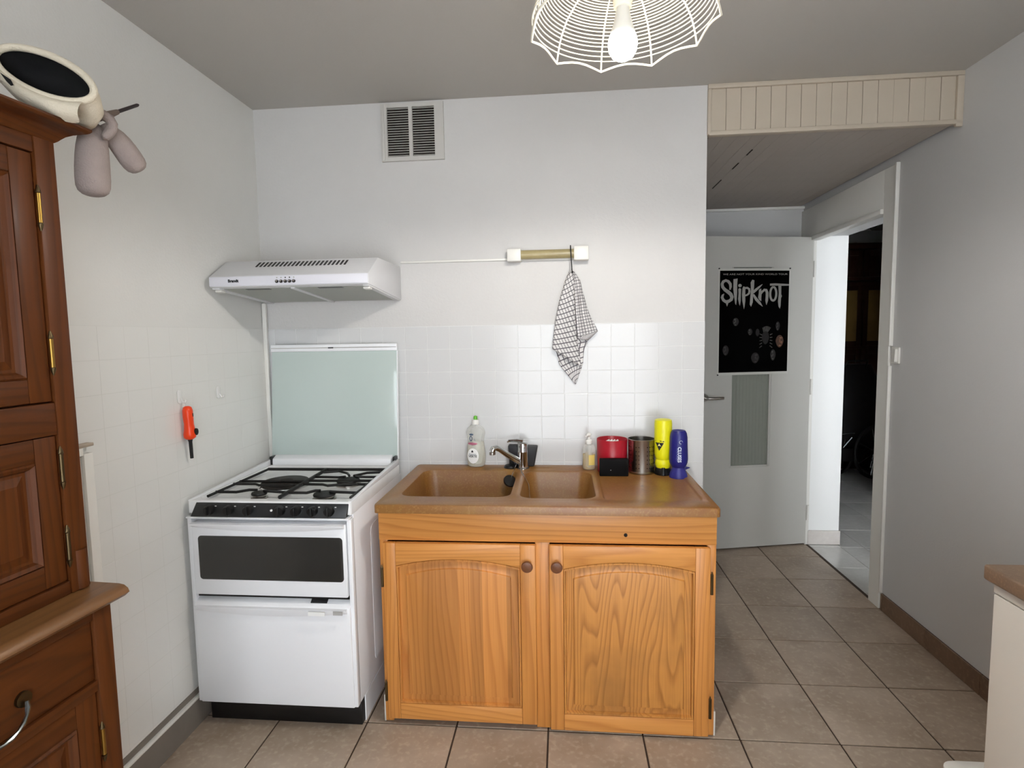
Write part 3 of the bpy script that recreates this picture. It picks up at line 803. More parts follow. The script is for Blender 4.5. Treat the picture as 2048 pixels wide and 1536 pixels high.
# ================================================================== vent grille
vg = thing('vent_grille', (.7235, -.01, 2.178), 'white double louvred vent grille high on the wall under the ceiling', 'vent')
fr = MB(); y0, y1 = -.014, 0
X0, X1, Z0, Z1 = .585, .862, 2.178, 2.421
cols = ((.613, .709), (.725, .822))
sz0, sz1 = 2.196, 2.403
fr.box((X0, y0, Z0), (cols[0][0], y1, Z1)); fr.box((cols[0][1], y0, sz0), (cols[1][0], y1, sz1)); fr.box((cols[1][1], y0, Z0), (X1, y1, Z1))
fr.box((cols[0][0], y0, Z0), (cols[1][1], y1, sz0)); fr.box((cols[0][0], y0, sz1), (cols[1][1], y1, Z1))
obj('frame', fr, M_['vent'], vg)
obj('sliding_strip', MB().box((X0+.006, y0-.004, Z0+.004), (X0+.016, y0+.001, Z1-.004)), M_['vent'], vg, bevel=.001)
for a, b in cols:
    obj('dark_backing', MB().box((a, -.003, sz0), (b, -.001, sz1)), M_['crack'], vg)
    for k in range(20):
        z = sz0+(k+.5)*(sz1-sz0)/20
        if k == 0 and a == cols[0][0]:
            slat = mesh_of('slat', MB().hexa([(-.048,-.013,-.0052),(.048,-.013,-.0052),(.048,-.0035,.0002),(-.048,-.0035,.0002)], [(-.048,-.013,-.0036),(.048,-.013,-.0036),(.048,-.0035,.0018),(-.048,-.0035,.0018)]), M_['vent'], V((0,0,0)), smooth=False)
        place('slat', slat, ((a+b)/2, 0, z+.002), vg)

# ================================================================== strip light, hook and towel
sl = thing('strip_light', (1.305, 0, 1.727), 'old wall strip light with yellowed tube and two white end blocks', 'lamp')
obj('back_plate', MB().box((1.188, -.012, 1.733), (1.42, 0, 1.778)), M_['plastic'], sl, bevel=.002)
obj('diffuser_tube', MB().tube([(1.186,-.030,1.757),(1.418,-.030,1.757)], .0195, 20), M_['yellowed'], sl)
for x0, x1, z0, z1 in ((1.131,1.190,1.729,1.781), (1.416,1.478,1.727,1.785)):
    obj('end_block', MB().box((x0, -.052, z0), (x1, 0, z1)), M_['plastic'], sl, bevel=.003)
obj('s_hook', MB().tube([(1.402,-.046,1.770),(1.4015,-.044,1.783),(1.4015,-.052,1.787),(1.402,-.057,1.778),(1.405,-.058,1.72),(1.407,-.056,1.685),(1.409,-.050,1.672),(1.411,-.042,1.68)], .0024, 8),
    M_['dark'], label='thin dark metal hook hanging from the strip light and holding the tea towel', category='hook')
def TX(X): return 1.133+(X-120)*.00046
def TZ(Y): return 1.781-(Y-120)*.000461
def interp(poly, t):
    L = [0]
    for i in range(len(poly)-1): L.append(L[-1]+math.dist(poly[i], poly[i+1]))
    d = t*L[-1]
    for i in range(len(poly)-1):
        if d <= L[i+1]+1e-9:
            f = (d-L[i])/(L[i+1]-L[i]); return (poly[i][0]+(poly[i+1][0]-poly[i][0])*f, poly[i][1]+(poly[i+1][1]-poly[i][1])*f)
    return poly[-1]
def sheet(mb, left, right, y0, amp, fold, ang, nu=22, nv=46, ph=0.0, bulge=.012):
    rows = []; uv = []
    for j in range(nv+1):
        t = j/nv; a = interp(left, t); b = interp(right, t); r = []; q = []
        for i in range(nu+1):
            s = i/nu
            X = a[0]+(b[0]-a[0])*s; Y = a[1]+(b[1]-a[1])*s
            y = y0-bulge*math.sin(s*PI)-amp*min(1, t*2.5)*math.sin(s*PI*2*fold+ph+t*1.2)
            r.append((TX(X), y, TZ(Y)))
            # cloth coordinates: width of the sheet is gathered towards the hook
            cu = (s-.5)*(2.5+5*t**.8); cv = t*21
            q.append((cu*math.cos(ang)-cv*math.sin(ang), cu*math.sin(ang)+cv*math.cos(ang)))
        rows.append(r); uv.append(q)
    mb.grid(rows, uv)
tw = MB()
sheet(tw, [(690,345),(610,600),(570,800),(560,1050),(590,1200),(735,1385)], [(740,345),(790,700),(830,950),(860,985),(825,1060),(815,1200),(745,1392)], -.014, .004, 1.0, .2, ph=.4, bulge=.006)
sheet(tw, [(690,342),(655,420),(600,600),(560,800),(543,910),(528,1052)], [(728,342),(738,480),(742,640),(752,900),(770,1050),(800,1222)], -.034, .006, 1.5, .62, ph=.2)
sheet(tw, [(728,342),(742,520),(748,700),(755,850),(764,945)], [(738,342),(790,420),(818,540),(870,720),(955,890)], -.030, .007, 1.3, -.08, ph=2.2)
sheet(tw, [(764,945),(775,960)], [(955,890),(862,978)], -.030, .004, 1.0, -.08, nv=6, ph=2.6)
tl = obj('tea_towel', tw, M_['check'], ang=80, recalc=False, label='grey checked tea towel hanging on a hook above the sink', category='towel')
md = tl.modifiers.new('thickness', 'SOLIDIFY'); md.thickness = .0012
# ================================================================== pine sink cabinet
CX0, CX1, CY = .704, 1.880, -.575
sc_ = thing('sink_cabinet', (1.29, -.3, 0), 'honey pine sink cabinet with two arched panel doors and round knobs', 'cabinet')
obj('carcass', MB().box((CX0+.004, CY+.02, .03), (CX1-.004, -.012, .60)), M_['pine_v'], sc_)
obj('front_rail', MB().box((CX0, CY-.004, .6905), (CX1, CY+.018, .800)), M_['pine_h'], sc_, bevel=.002)
kn = MB().lathe([(.0065,0),(.0065,.0012),(.002,.0013)], (1.575, CY-.004, .722), 14, axis='y')
obj('wood_knot', kn, M_['crack'], sc_)
obj('bottom_rail', MB().box((CX0+.031, CY+.002, .012), (CX1-.031, CY+.018, .050)), M_['pine_h'], sc_, bevel=.002)
for x0, x1 in ((CX0, CX0+.03), (1.262, 1.314), (CX1-.03, CX1)):
    obj('stile', MB().box((x0, CY, .004), (x1, CY+.018, .690)), M_['pine_v'], sc_, bevel=.002)
for x0, x1 in ((CX0, CX0+.018), (CX1-.018, CX1)):
    obj('side_panel', MB().box((x0, CY+.0185, .004), (x1, -.012, .800)), M_['pine_v'], sc_)
obj('pale_foot', MB().box((CX0-.006, CY+.004, .0), (CX0-.0005, CY+.05, .10)), M_['cream'], sc_)
obj('pale_foot', MB().box((CX1+.0005, CY+.004, .0), (CX1+.006, CY+.05, .09)), M_['cream'], sc_)

def cab_door(x0, x1, z0, z1, sl_, sr, panel_mat, knob_x, hinge_x):
    yb, yf = CY-.001, CY-.021
    d = obj('door', MB().box((x0+.03, yb-.006, z0+.03), (x1-.03, yb, z1-.03)), M_['pine_v'], sc_)
    obj('door_stile', MB().box((x0, yf, z0), (x0+sl_, yb, z1)), M_['pine_v'], d, bevel=.0025)
    obj('door_stile', MB().box((x1-sr, yf, z0), (x1, yb, z1)), M_['pine_v'], d, bevel=.0025)
    a, b = x0+sl_, x1-sr
    rb = z0+.060
    obj('door_rail', MB().box((a, yf, z0), (b, yb, rb)), M_['pine_h'], d, bevel=.0025)
    zc, zs = z1-.056, z1-.083           # arch crown and spring
    def arch(x, i=0):
        f = (x-(a+b)/2)/((b-a)/2)
        return zs+(zc-zs)*(1-f*f)-i
    N = 18
    pts = [(a, z1), (a, zs)]+[(a+(b-a)*k/N, arch(a+(b-a)*k/N)) for k in range(1, N)]+[(b, zs), (b, z1)]
    obj('door_rail', MB().prism(pts, 1, yf, yb), M_['pine_h'], d, bevel=.002)
    def ring(i, y):
        r = [(a+i, y, rb+i), (b-i, y, rb+i)]
        for k in range(N+1):
            x = b-i-(b-a-2*i)*k/N
            r.append((x, y, arch(a+(x-a-i)/(b-a-2*i)*(b-a), i)))
        return r
    mb = MB(); mb.rings([ring(.0, yf+.007), ring(.002, yf+.001), ring(.007, yf+.001), ring(.010, yf+.012), ring(.014, yf+.0125), ring(.034, yf+.0085), ring(.0365, yf+.003), ring(.041, yf+.002)], False, True)
    obj('raised_panel', mb, panel_mat, d, ang=25)
    zk = z1-.068
    obj('knob', MB().lathe([(.011,0),(.009,.008),(.013,.014),(.019,.018),(.0205,.024),(.018,.029),(.008,.031)], (knob_x, yf, zk), 28, axis='y'), M_['knob'], d)
    for z in (z0+.105, z1-.125):
        h = obj('hinge', MB().tube([(hinge_x, yf-.002, z-.035), (hinge_x, yf-.002, z+.035)], .0048, 10), M_['oldbrass'], d)
        obj('finial', MB().tube([(hinge_x, yf-.002, z+.035), (hinge_x, yf-.002, z+.045)], [.0036, .0012], 8), M_['oldbrass'], h)
cab_door(.721, 1.264, .027, .686, .046, .053, M_['pine_b'], 1.236, .717)
cab_door(1.312, 1.857, .012, .686, .048, .050, M_['pine_c'], 1.338, 1.861)

# ================================================================== resin sink worktop
KX0, KX1, KYF, KYB, KZ = .702, 1.882, -.620, -.0075, .832
def loop(x0, x1, y0, y1, r, z, n=6, sx=0.0):
    pts = []
    for cx, cy, a0 in ((x1-r, y1-r, 0), (x0+r, y1-r, 90), (x0+r, y0+r, 180), (x1-r, y0+r, 270)):
        pts += [V((cx+r*math.cos(R(a0+90*k/n)), cy+r*math.sin(R(a0+90*k/n)), z)) for k in range(n+1)]
    return pts
bm = bmesh.new()
def addloop(pts): 
    vs = [bm.verts.new(p) for p in pts]
    return vs, [bm.edges.new((vs[i], vs[(i+1) % len(vs)])) for i in range(len(vs))]
def strip(v1, v2):
    n = len(v1)
    for i in range(n): bm.faces.new((v1[i], v1[(i+1) % n], v2[(i+1) % n], v2[i]))
out, eo = addloop(loop(KX0+.006, KX1-.006, KYF+.006, KYB, .012, KZ))
prev = out
for dx, z in ((.002, KZ-.0015), (0, KZ-.006), (0, .8015)):
    nv = [bm.verts.new(p) for p in loop(KX0+dx, KX1-dx, KYF+dx, KYB, .014, z)]
    strip(prev, nv); prev = nv
loops_ = [out]
basins = ((.762, 1.168, -.508, -.108, .050, .17), (1.206, 1.478, -.518, -.128, .050, .155))
for x0, x1, y0, y1, r, dp in basins:
    v, e = addloop(loop(x0-.006, x1+.006, y0-.006, y1+.006, r+.006, KZ)); loops_.append(v)
    prev = v
    for i, z in ((-.002, KZ-.002), (0, KZ-.008), (.012, KZ-.08), (.024, KZ-dp+.03), (.034, KZ-dp+.010), (.055, KZ-dp)):
        nv = [bm.verts.new(p) for p in loop(x0+i, x1-i, y0+i, y1-i, max(.02, r-i*.3), z)]
        strip(prev, nv); prev = nv
    bm.faces.new(prev)
v, e = addloop(loop(1.502, 1.850, -.540, -.060, .035, KZ)); loops_.append(v)
prev = v
for i, z in ((.003, KZ-.0015), (.006, KZ-.004), (.010, KZ-.005)):
    nv = [bm.verts.new(p) for p in loop(1.502+i, 1.850-i, -.540+i, -.060-i, .035, z)]
    strip(prev, nv); prev = nv
bm.faces.new(prev)
from mathutils.geometry import tessellate_polygon
flat = [v for lp_ in loops_ for v in lp_]
for tri_ in tessellate_polygon([[v.co for v in lp_] for lp_ in loops_]):
    bm.faces.new([flat[i] for i in tri_])
bmesh.ops.recalc_face_normals(bm, faces=bm.faces[:])
for vv in bm.verts: vv.co -= V((1.292, -.31, .80))
sme = bpy.data.meshes.new('sink_worktop'); bm.to_mesh(sme); bm.free()
sme.shade_smooth(); sme.set_sharp_from_angle(angle=R(32)); sme.materials.append(M_['resin'])
sk = thing('sink_worktop', (1.292, -.31, .80), 'brown resin double sink worktop with drainer on the pine cabinet', 'sink')
place('worktop', sme, (1.292, -.31, .80), sk)
for x, y, z in ((.965, -.31, KZ-.17), (1.342, -.32, KZ-.155)):
    dr_ = obj('drain', MB().lathe([(.030,.0003),(.030,.003),(.024,.0035),(.018,.001)], (x, y, z), 24), M_['steel'], sk)
obj('stain', MB().poly([(1.655,-.335),(1.668,-.342),(1.672,-.338),(1.664,-.33),(1.674,-.322),(1.668,-.318)], lambda x, y: (x, y, KZ-.0046)), M_['knob'], sk, smooth=False)
obj('stain', MB().poly([(1.652,-.385),(1.664,-.39),(1.667,-.382),(1.658,-.378)], lambda x, y: (x, y, KZ-.0046)), M_['knob'], sk, smooth=False)

# ---- mixer tap
fz = KZ
fc = thing('mixer_tap', (1.188, -.078, fz), 'chrome single lever mixer tap behind the two basins', 'tap')
obj('tap_body', MB().lathe([(.028,.0),(.028,.005),(.0225,.008),(.0225,.072),(.0232,.074),(.0232,.078),(.0225,.080),(.0225,.112),(.018,.118),(.004,.119)], (1.188, -.078, fz), 28), M_['chrome'], fc)
obj('spout', MB().tube([(1.182,-.082,fz+.030),(1.160,-.095,fz+.045),(1.125,-.125,fz+.073),(1.095,-.148,fz+.100),(1.082,-.158,fz+.108),(1.070,-.164,fz+.106),(1.066,-.166,fz+.094)], [.016,.0155,.013,.012,.0125,.013,.0125], 14), M_['chrome'], fc)
obj('spout_outlet', MB().lathe([(.0115,-.013),(.013,-.012),(.013,.0)], (1.066, -.166, fz+.092), 18), M_['steel'], fc)
obj('lever', MB().tube([(1.19,-.078,fz+.120),(1.165,-.075,fz+.124),(1.128,-.072,fz+.122),(1.120,-.072,fz+.117)], [.012,.008,.006,.004], 10), M_['chrome'], fc)
# ---- black holder behind the tap
bh = thing('sponge_holder', (1.19, -.032, KZ), 'black plastic sponge holder tucked behind the chrome tap', 'holder')
obj('tray', MB().hexa([(1.128,-.048,fz+.002),(1.236,-.048,fz+.002),(1.236,-.012,fz+.002),(1.128,-.012,fz+.002)], [(1.121,-.056,fz+.098),(1.252,-.056,fz+.092),(1.252,-.010,fz+.092),(1.121,-.010,fz+.098)]), mat('charcoal_plastic', (44,44,47), .55), bh, bevel=.006, seg=3)
obj('foot', MB().lathe([(.028,0),(.030,.004),(.024,.012),(.010,.016)], (1.132, -.062, fz), 24), M_['black'], bh)
obj('stem', MB().tube([(1.138,-.056,fz+.012),(1.134,-.045,fz+.04),(1.14,-.04,fz+.06)], [.012,.009,.008], 10), M_['black'], bh)
# ---- stopper and chain
def chain(pts, step=.0052, r=.0022):
    mb = MB(); pts = [V(p) for p in pts]
    for i in range(len(pts)-1):
        n = max(1, int((pts[i+1]-pts[i]).length/step))
        for k in range(n):
            c = pts[i].lerp(pts[i+1], k/n)
            mb.add([c+V(d)*r for d in ((1,0,0),(0,1,0),(-1,0,0),(0,-1,0),(0,0,1.3),(0,0,-1.3))], [(0,1,4),(1,2,4),(2,3,4),(3,0,4),(1,0,5),(2,1,5),(3,2,5),(0,3,5)])
    mb.tube(pts, r*.45, 5)
    return mb
st = thing('sink_stopper', (1.137, -.150, .775), 'round black rubber sink plug hanging on its chain into the large basin', 'sink plug')
c0 = V((1.137, -.150, .795)); nx = V((.35, -.62, .70)).normalized()
a = V((1, 0, -.35)); a = (a-nx*a.dot(nx)).normalized(); b_ = nx.cross(a)
rings = []
for rr_, h_ in ((.020, -.006), (.027, -.005), (.0285, .0), (.027, .005), (.018, .006)):
    rings.append([c0+nx*h_+(a*math.cos(2*PI*k/28)+b_*math.sin(2*PI*k/28))*rr_ for k in range(28)])
obj('plug', MB().rings(rings, True, True), M_['black'], st)
obj('chain', chain([(1.166,-.079,fz+.030),(1.156,-.108,fz+.012),(1.150,-.117,KZ-.005),(1.141,-.145,.806)]), M_['chrome'], st)
ch = thing('plug_chain', (1.19, -.21, .75), 'loose ball chain hanging from the tap over the sink divider', 'chain')
obj('chain', chain([(1.180,-.100,fz+.040),(1.180,-.112,fz+.02),(1.186,-.150,fz+.004),(1.202,-.215,fz+.002),(1.222,-.232,fz-.03),(1.225,-.236,.742)]), M_['chrome'], ch)
obj('end_weight', MB().lathe([(.001,0),(.0045,.003),(.0055,.007),(.0035,.012),(.001,.014)], (1.225, -.236, .729), 14), M_['chrome'], ch)

# ================================================================== things on the worktop
# dish soap
bx_, by_ = .977, -.040
so = thing('dish_soap_bottle', (bx_, by_, KZ), 'clear dish soap bottle with green tip and round white label', 'bottle')
bp_ = [(.030,0),(.037,.004),(.0415,.02),(.0435,.045),(.0425,.07),(.0385,.095),(.0362,.112),(.0375,.128),(.0425,.148),(.0425,.158),(.0375,.172),(.024,.184),(.0145,.189),(.0130,.194)]
obj('bottle_shell', MB().lathe(bp_, (bx_, by_, KZ), 36, sy=.58), M_['bottle'], so, ang=60)
lq = [(max(.002, r-.0022), z+.002) for r, z in bp_ if z < .12]
obj('liquid', MB().lathe(lq, (bx_, by_, KZ), 36, sy=.58), M_['liquid'], so, ang=60)
cp_ = obj('white_cap', MB().lathe([(.0155,.190),(.0155,.208),(.0145,.211),(.008,.2115)], (bx_, by_, KZ), 24), M_['plastic'], so)
obj('green_tip', MB().lathe([(.0085,.2118),(.0085,.222),(.0070,.226),(.003,.2285)], (bx_, by_, KZ), 18), M_['green'], so)
def brad(z):
    for i in range(len(bp_)-1):
        if bp_[i][1] <= z <= bp_[i+1][1]:
            f = (z-bp_[i][1])/(bp_[i+1][1]-bp_[i][1]); return bp_[i][0]+(bp_[i+1][0]-bp_[i][0])*f
    return bp_[-1][0]
def onb(dx, z, off=.0008):
    r = brad(z)+off; dx = max(-r*.97, min(r*.97, dx))
    return (bx_+dx, by_-.58*math.sqrt(max(0, r*r-dx*dx)), KZ+z)
def onbl(o): return lambda x, z: onb(x, z, o)
lb = MB()
def disc(mb, cx, cz, rx, rz, f, n=28, m=7):
    rr = [[f(cx+rx*q/m*math.cos(2*PI*k/n), cz+rz*q/m*math.sin(2*PI*k/n)) for k in range(n)] for q in range(m, 0, -1)]
    return mb.rings(rr, False, True)
obj('round_label', disc(MB(), -.011, .052, .026, .034, onbl(.001)), M_['labelw'], so, ang=60)
obj('pink_band', disc(MB(), -.012, .106, .022, .0055, onbl(.0011)), M_['pink'], so, ang=60)
obj('zero_percent_print', text_mb('0', .034, lambda x, y: onb(-.019+x, .128+y, .0012), sx=.85, bold=.0006), M_['inkblue'], so, smooth=False)
obj('zero_percent_print', text_mb('%', .014, lambda x, y: onb(-.003+x, .123+y, .0012)), M_['inkblue'], so, smooth=False)
obj('leaf_mark', disc(MB(), -.016, .1475, .0095, .0045, onbl(.0012)), M_['inkblue'], so, ang=60)
obj('brand_print', text_mb('maison', .0125, lambda x, y: onb(-.013+x, .060+y, .0018), sx=.95), M_['inkblue'], so, smooth=False)
obj('brand_print', text_mb('VERTE', .0135, lambda x, y: onb(-.012+x, .050+y, .0018), bold=.0004), M_['ink'], so, smooth=False)
obj('house_mark', MB().poly([(-.018,.068),(-.018,.073),(-.0135,.078),(-.009,.073),(-.009,.068)], lambda x, z: onb(x, z, .0018)), M_['ink'], so, smooth=False)

# hand soap pump
px, py = 1.474, -.082
hs = thing('soap_pump_bottle', (px, py, KZ), 'small clear pump bottle with amber soap beside the red pot', 'bottle')
pp = [(.024,0),(.0275,.003),(.0285,.02),(.0285,.085),(.026,.100),(.018,.109),(.013,.112)]
obj('bottle_shell', MB().lathe(pp, (px, py, KZ), 32, sy=.75), M_['bottle'], hs, ang=60)
obj('liquid', MB().lathe([(r-.002, z+.002) for r, z in pp if z < .07]+[(.0262,.068)], (px, py, KZ), 32, sy=.75), M_['yliquid'], hs, ang=60)
pc = obj('pump_collar', MB().lathe([(.0145,.112),(.0145,.126),(.011,.130),(.006,.131),(.006,.144)], (px, py, KZ), 20), M_['plastic'], hs)
obj('pump_head', MB().tube([(px+.004,py,KZ+.146),(px,py,KZ+.150),(px-.006,py-.012,KZ+.152),(px-.012,py-.026,KZ+.148)], [.0105,.0105,.006,.004], 12), M_['plastic'], hs)
obj('dip_tube', MB().tube([(px,py,KZ+.11),(px+.003,py,KZ+.012)], .002, 8), M_['plastic'], hs)
def onp(dx, z):
    r = .0292; return (px+dx, py-.75*math.sqrt(max(0, r*r-dx*dx)), KZ+z)
obj('yellow_label', MB().grid([[onp(-.002+.025*i/8, .022+.044*j) for i in range(9)] for j in (0, 1)]), mat('yellow_label', (226,200,110), .4), hs)

# red pot with clear bag
rx, ry = 1.571, -.092; Z4 = KZ-.005
rp_ = thing('red_pot', (rx, ry, Z4), 'red plastic utensil pot holding a crumpled clear wrapper', 'pot')
obj('pot_wall', MB().lathe([(.002,.0),(.060,.0),(.0615,.003),(.0645,.140),(.0635,.141),(.0615,.139),(.0585,.006),(.002,.005)], (rx, ry, Z4), 48, cap=False), M_['red'], rp_, ang=50)
wr = MB(); random.seed(3)
for k in range(4):
    p0 = V((rx-.02+k*.012, ry+.01, Z4+.08)); wr.tube([p0, p0+V((.004*k-.01, .012, .035)), p0+V((.012, .02, .05))], [.004, .012, .003], 7)
obj('clear_wrapper', wr, M_['clearhook'], rp_)
# black box
bb = thing('black_box', (1.572, -.172, Z4), 'flat matt black box standing in front of the red pot', 'box')
obj('box_body', MB().box((1.513, -.185, Z4), (1.630, -.160, Z4+.072)), mat('matt_black_card', (14,14,15), .75, spec=.15), bb, bevel=.003)
obj('front_dot', MB().lathe([(.0015,0),(.0015,.0006)], (1.558, -.185, Z4+.026), 8, axis='y'), M_['labelw'], bb)
# perforated steel holder
cx_, cy_ = 1.692, -.110
ch_ = thing('cutlery_holder', (cx_, cy_, Z4), 'perforated stainless steel cutlery holder between red pot and yellow bottle', 'holder')
obj('steel_wall', MB().lathe([(.002,.0),(.053,.0),(.0555,.003),(.0555,.008),(.0535,.010),(.0555,.142),(.0565,.144),(.0545,.145),(.052,.012),(.002,.010)], (cx_, cy_, Z4), 56, cap=False), M_['steel'], ch_, ang=40)
hole = mesh_of('hole', MB().lathe([(.0022,0),(.0022,.0012),(.0005,.0013)], (0,0,0), 8, axis='y'), M_['dark'], V((0,0,0)))
for ia, adeg in enumerate((-70,-58,-30,-18,18,30,42,54,66,78,-6)):
    ang_ = R(adeg)
    for k in range(6):
        if adeg == -6: continue
        z = Z4+.028+k*.0175
        rr_ = .0537+.002*(k*.0175+.02)/.132
        o = place('hole', hole, (cx_+rr_*math.sin(ang_), cy_-rr_*math.cos(ang_), z), ch_)
        o.rotation_euler = (0, 0, ang_)
# yellow squeeze bottle, upside down on its black cap
yx, yy = 1.776, -.142
yb = thing('yellow_sports_bottle', (yx, yy, Z4), 'tall yellow squeeze bottle standing upside down on a black cap', 'bottle')
obj('squeeze_body', MB().lathe([(.018,.026),(.028,.030),(.0325,.045),(.031,.058),(.0275,.064),(.031,.070),(.0345,.085),(.0358,.15),(.0358,.215),(.034,.228),(.026,.2315),(.004,.232)], (yx, yy, Z4), 40), M_['yellow'], yb, ang=50)
obj('cap', MB().lathe([(.030,0),(.034,.002),(.0345,.012),(.031,.026),(.0285,.030)], (yx, yy, Z4), 36), M_['black'], yb)
obj('nozzle', MB().tube([(yx-.004,yy-.033,Z4+.004),(yx-.004,yy-.031,Z4+.034)], [.009,.007], 12), M_['black'], yb)
def ony(o):
    return lambda dx, z: (yx+dx, yy-math.sqrt(max(1e-6, (.0352+o+(.0006 if z > .12 else 0))**2-dx*dx)), Z4+z)
fy = ony(.0006)
tri = MB(); 
tri.poly([(-.034,.1465),(-.017,.1462),(-.002,.1450),(-.002,.1418),(-.017,.1432),(-.034,.1435)], fy)
tri.grid([[fy(-.0335+.0305*i/6*(1-j/5)+.0125*j/5, .138-.034*j/5) for i in range(7)] for j in range(6)])
obj('triangle_logo', tri, M_['ink'], yb, smooth=False, recalc=False)
obj('triangle_mark', MB().poly([(-.026,.124),(-.021,.1355),(-.018,.129),(-.0135,.124)], ony(.0012)), mat('pale_yellow_print', (240,236,150), .4), yb, smooth=False)
# blue squeeze bottle
ux, uy = 1.829, -.190
ub = thing('blue_sports_bottle', (ux, uy, Z4), 'shorter navy blue squeeze bottle with white vertical lettering at the drainer corner', 'bottle')
up_ = [(.024,.040),(.030,.048),(.0355,.062),(.0372,.075),(.0365,.10),(.0352,.14),(.0345,.165),(.0315,.182),(.027,.190),(.0255,.1925),(.020,.189),(.004,.188)]
obj('squeeze_body', MB().lathe(up_, (ux, uy, Z4), 40), M_['blue'], ub, ang=50)
obj('cap', MB().lathe([(.036,0),(.0365,.004),(.034,.016),(.029,.028),(.026,.036),(.0255,.042)], (ux, uy, Z4), 36), M_['bluecap'], ub)
obj('cap_tab', MB().prism([(.020,.052),(.044,.046),(.022,.036)], 1, -.006, .006).move((ux+.003, uy, Z4-.006)), M_['blue'], ub, bevel=.002)
def onu(o):
    return lambda dx, z: (ux+dx, uy-math.sqrt((.0374+o)**2-dx*dx), Z4+z)
fu = onu(.0004)
obj('lettering', text_mb('CLUSES', .021, lambda x, y: fu(-.004+y*.9, .100-x*.9), bold=.0006), M_['print'], ub, smooth=False)
obj('lettering', text_mb('ville de montagne', .0075, lambda x, y: fu(-.0135+y, .100-x)), mat('dim_print', (96,100,160), .5), ub, smooth=False)
obj('swirl_print', MB().ribbon([(.002+.0065*math.cos(k*PI/7), .150+.0065*math.sin(k*PI/7)) for k in range(12)], [.0012]*12, fu), M_['print'], ub, smooth=False)
# ================================================================== left wall: lighter, hooks, panel
def LW(y, z, x=0): return (x, y, z)
gl_ = thing('gas_lighter', (.02, -.604, .985), 'orange gas lighter with black nozzle hanging on the left wall', 'lighter')
rings = []
for z, r, dy in ((1.180,.006,-.002),(1.176,.011,-.0015),(1.165,.0140,-.001),(1.140,.0142,0),(1.115,.0132,.002),(1.095,.0150,.004),(1.078,.0175,.004),(1.066,.0160,.003),(1.060,.010,.002)):
    rings.append([(.030+r*1.2*math.cos(2*PI*k/20), -.606+dy+r*1.2*math.sin(2*PI*k/20), z) for k in range(20)])
obj('lighter_body', MB().rings(rings, True, True), M_['orange'], gl_, ang=70)
obj('nozzle', MB().tube([(.030,-.603,1.062),(.030,-.602,1.050),(.030,-.600,.990)], [.009,.0062,.0058], 12), M_['dark'], gl_)
obj('trigger', MB().lathe([(.0095,.0),(.0095,.006),(.003,.009)], (.047, -.596, 1.086), 16, sy=1.3, axis='x'), M_['dark'], gl_)
obj('window_slot', MB().box((.0462, -.606, 1.142), (.0480, -.6025, 1.154)), M_['dark'], gl_)
obj('hang_loop', MB().tube([(.016,-.611,1.178),(.017,-.611,1.190),(.017,-.603,1.194),(.016,-.599,1.188),(.016,-.600,1.178)], .0016, 6), M_['clearhook'], gl_)
def hook(y, z, label):
    h = thing('adhesive_hook', (.01, y, z-.03), label, 'hook', 'clear adhesive hooks on the left wall')
    obj('plate', MB().prism([(q[0], q[1]) for q in rrect(y-.012, y+.012, z-.024, z+.024, .010)], 0, .006, .0095), M_['clearhook'], h, bevel=.001)
    obj('peg', MB().tube([(.0095,y+.002,z-.006),(.018,y+.003,z-.020),(.026,y+.004,z-.020),(.028,y+.004,z-.010)], .003, 8), M_['clearhook'], h)
hook(-.612, 1.214, 'clear adhesive hook holding the orange lighter')
hook(-.386, 1.208, 'empty clear adhesive hook nearer the corner, right of the lighter')

wp = thing('framed_panel', (.016, -1.2, .0), 'white framed board with worn top edge leaning behind the wooden cupboard', 'panel')
obj('board', MB().box((.007, -1.36, .135), (.016, -1.048, 1.095)), M_['white_paint'], wp)
obj('stile', MB().box((.007, -1.047, .135), (.027, -1.016, 1.100)), M_['white_paint'], wp, bevel=.002)
obj('top_rail', MB().box((.007, -1.36, 1.0955), (.027, -1.0475, 1.118)), M_['white_paint'], wp, bevel=.002)
obj('worn_cap', MB().box((.007, -1.36, 1.1185), (.030, -1.014, 1.128)), wood('worn_cap_wood', (196,184,168), (120,102,82), 'y', 6, .6), wp, bevel=.002)

# ================================================================== wooden cupboard
HA = R(4); HO = V((.444, -1.411, 0)); hu = V((-math.sin(HA), -math.cos(HA), 0)); hv = V((-math.cos(HA), math.sin(HA), 0))
def HP(u, v, z): return HO+hu*u+hv*v+V((0, 0, z))
def hb_(u0, u1, v0, v1, z0, z1, mb=None):
    mb = mb or MB()
    return mb.hexa([HP(u0,v1,z0),HP(u1,v1,z0),HP(u1,v0,z0),HP(u0,v0,z0)], [HP(u0,v1,z1),HP(u1,v1,z1),HP(u1,v0,z1),HP(u0,v0,z1)])
HL = 1.18
ct = thing('wooden_cupboard', HP(.55, .2, 0), 'dark carved wooden two-part cupboard along the left wall', 'cupboard')
OV, OY = M_['oak_v'], M_['oak_y']
obj('lower_body', hb_(.03, HL, .06, .385, .02, .868), OV, ct)
obj('upper_body', hb_(.03, HL-.02, .10, .375, .90, 1.83), OV, ct)
# ledge with moulded edge
lp = [(0,.884),(.003,.892),(.012,.8985),(.024,.9005),(.39,.9005),(.39,.8695),(.03,.8695),(.012,.874)]
mb = MB(); n_ = len(lp)
mb.rings([[HP(0, v, z) for v, z in lp], [HP(HL+.03, v, z) for v, z in lp]], True, True)
obj('ledge', mb, M_['ledge'], ct, ang=50)
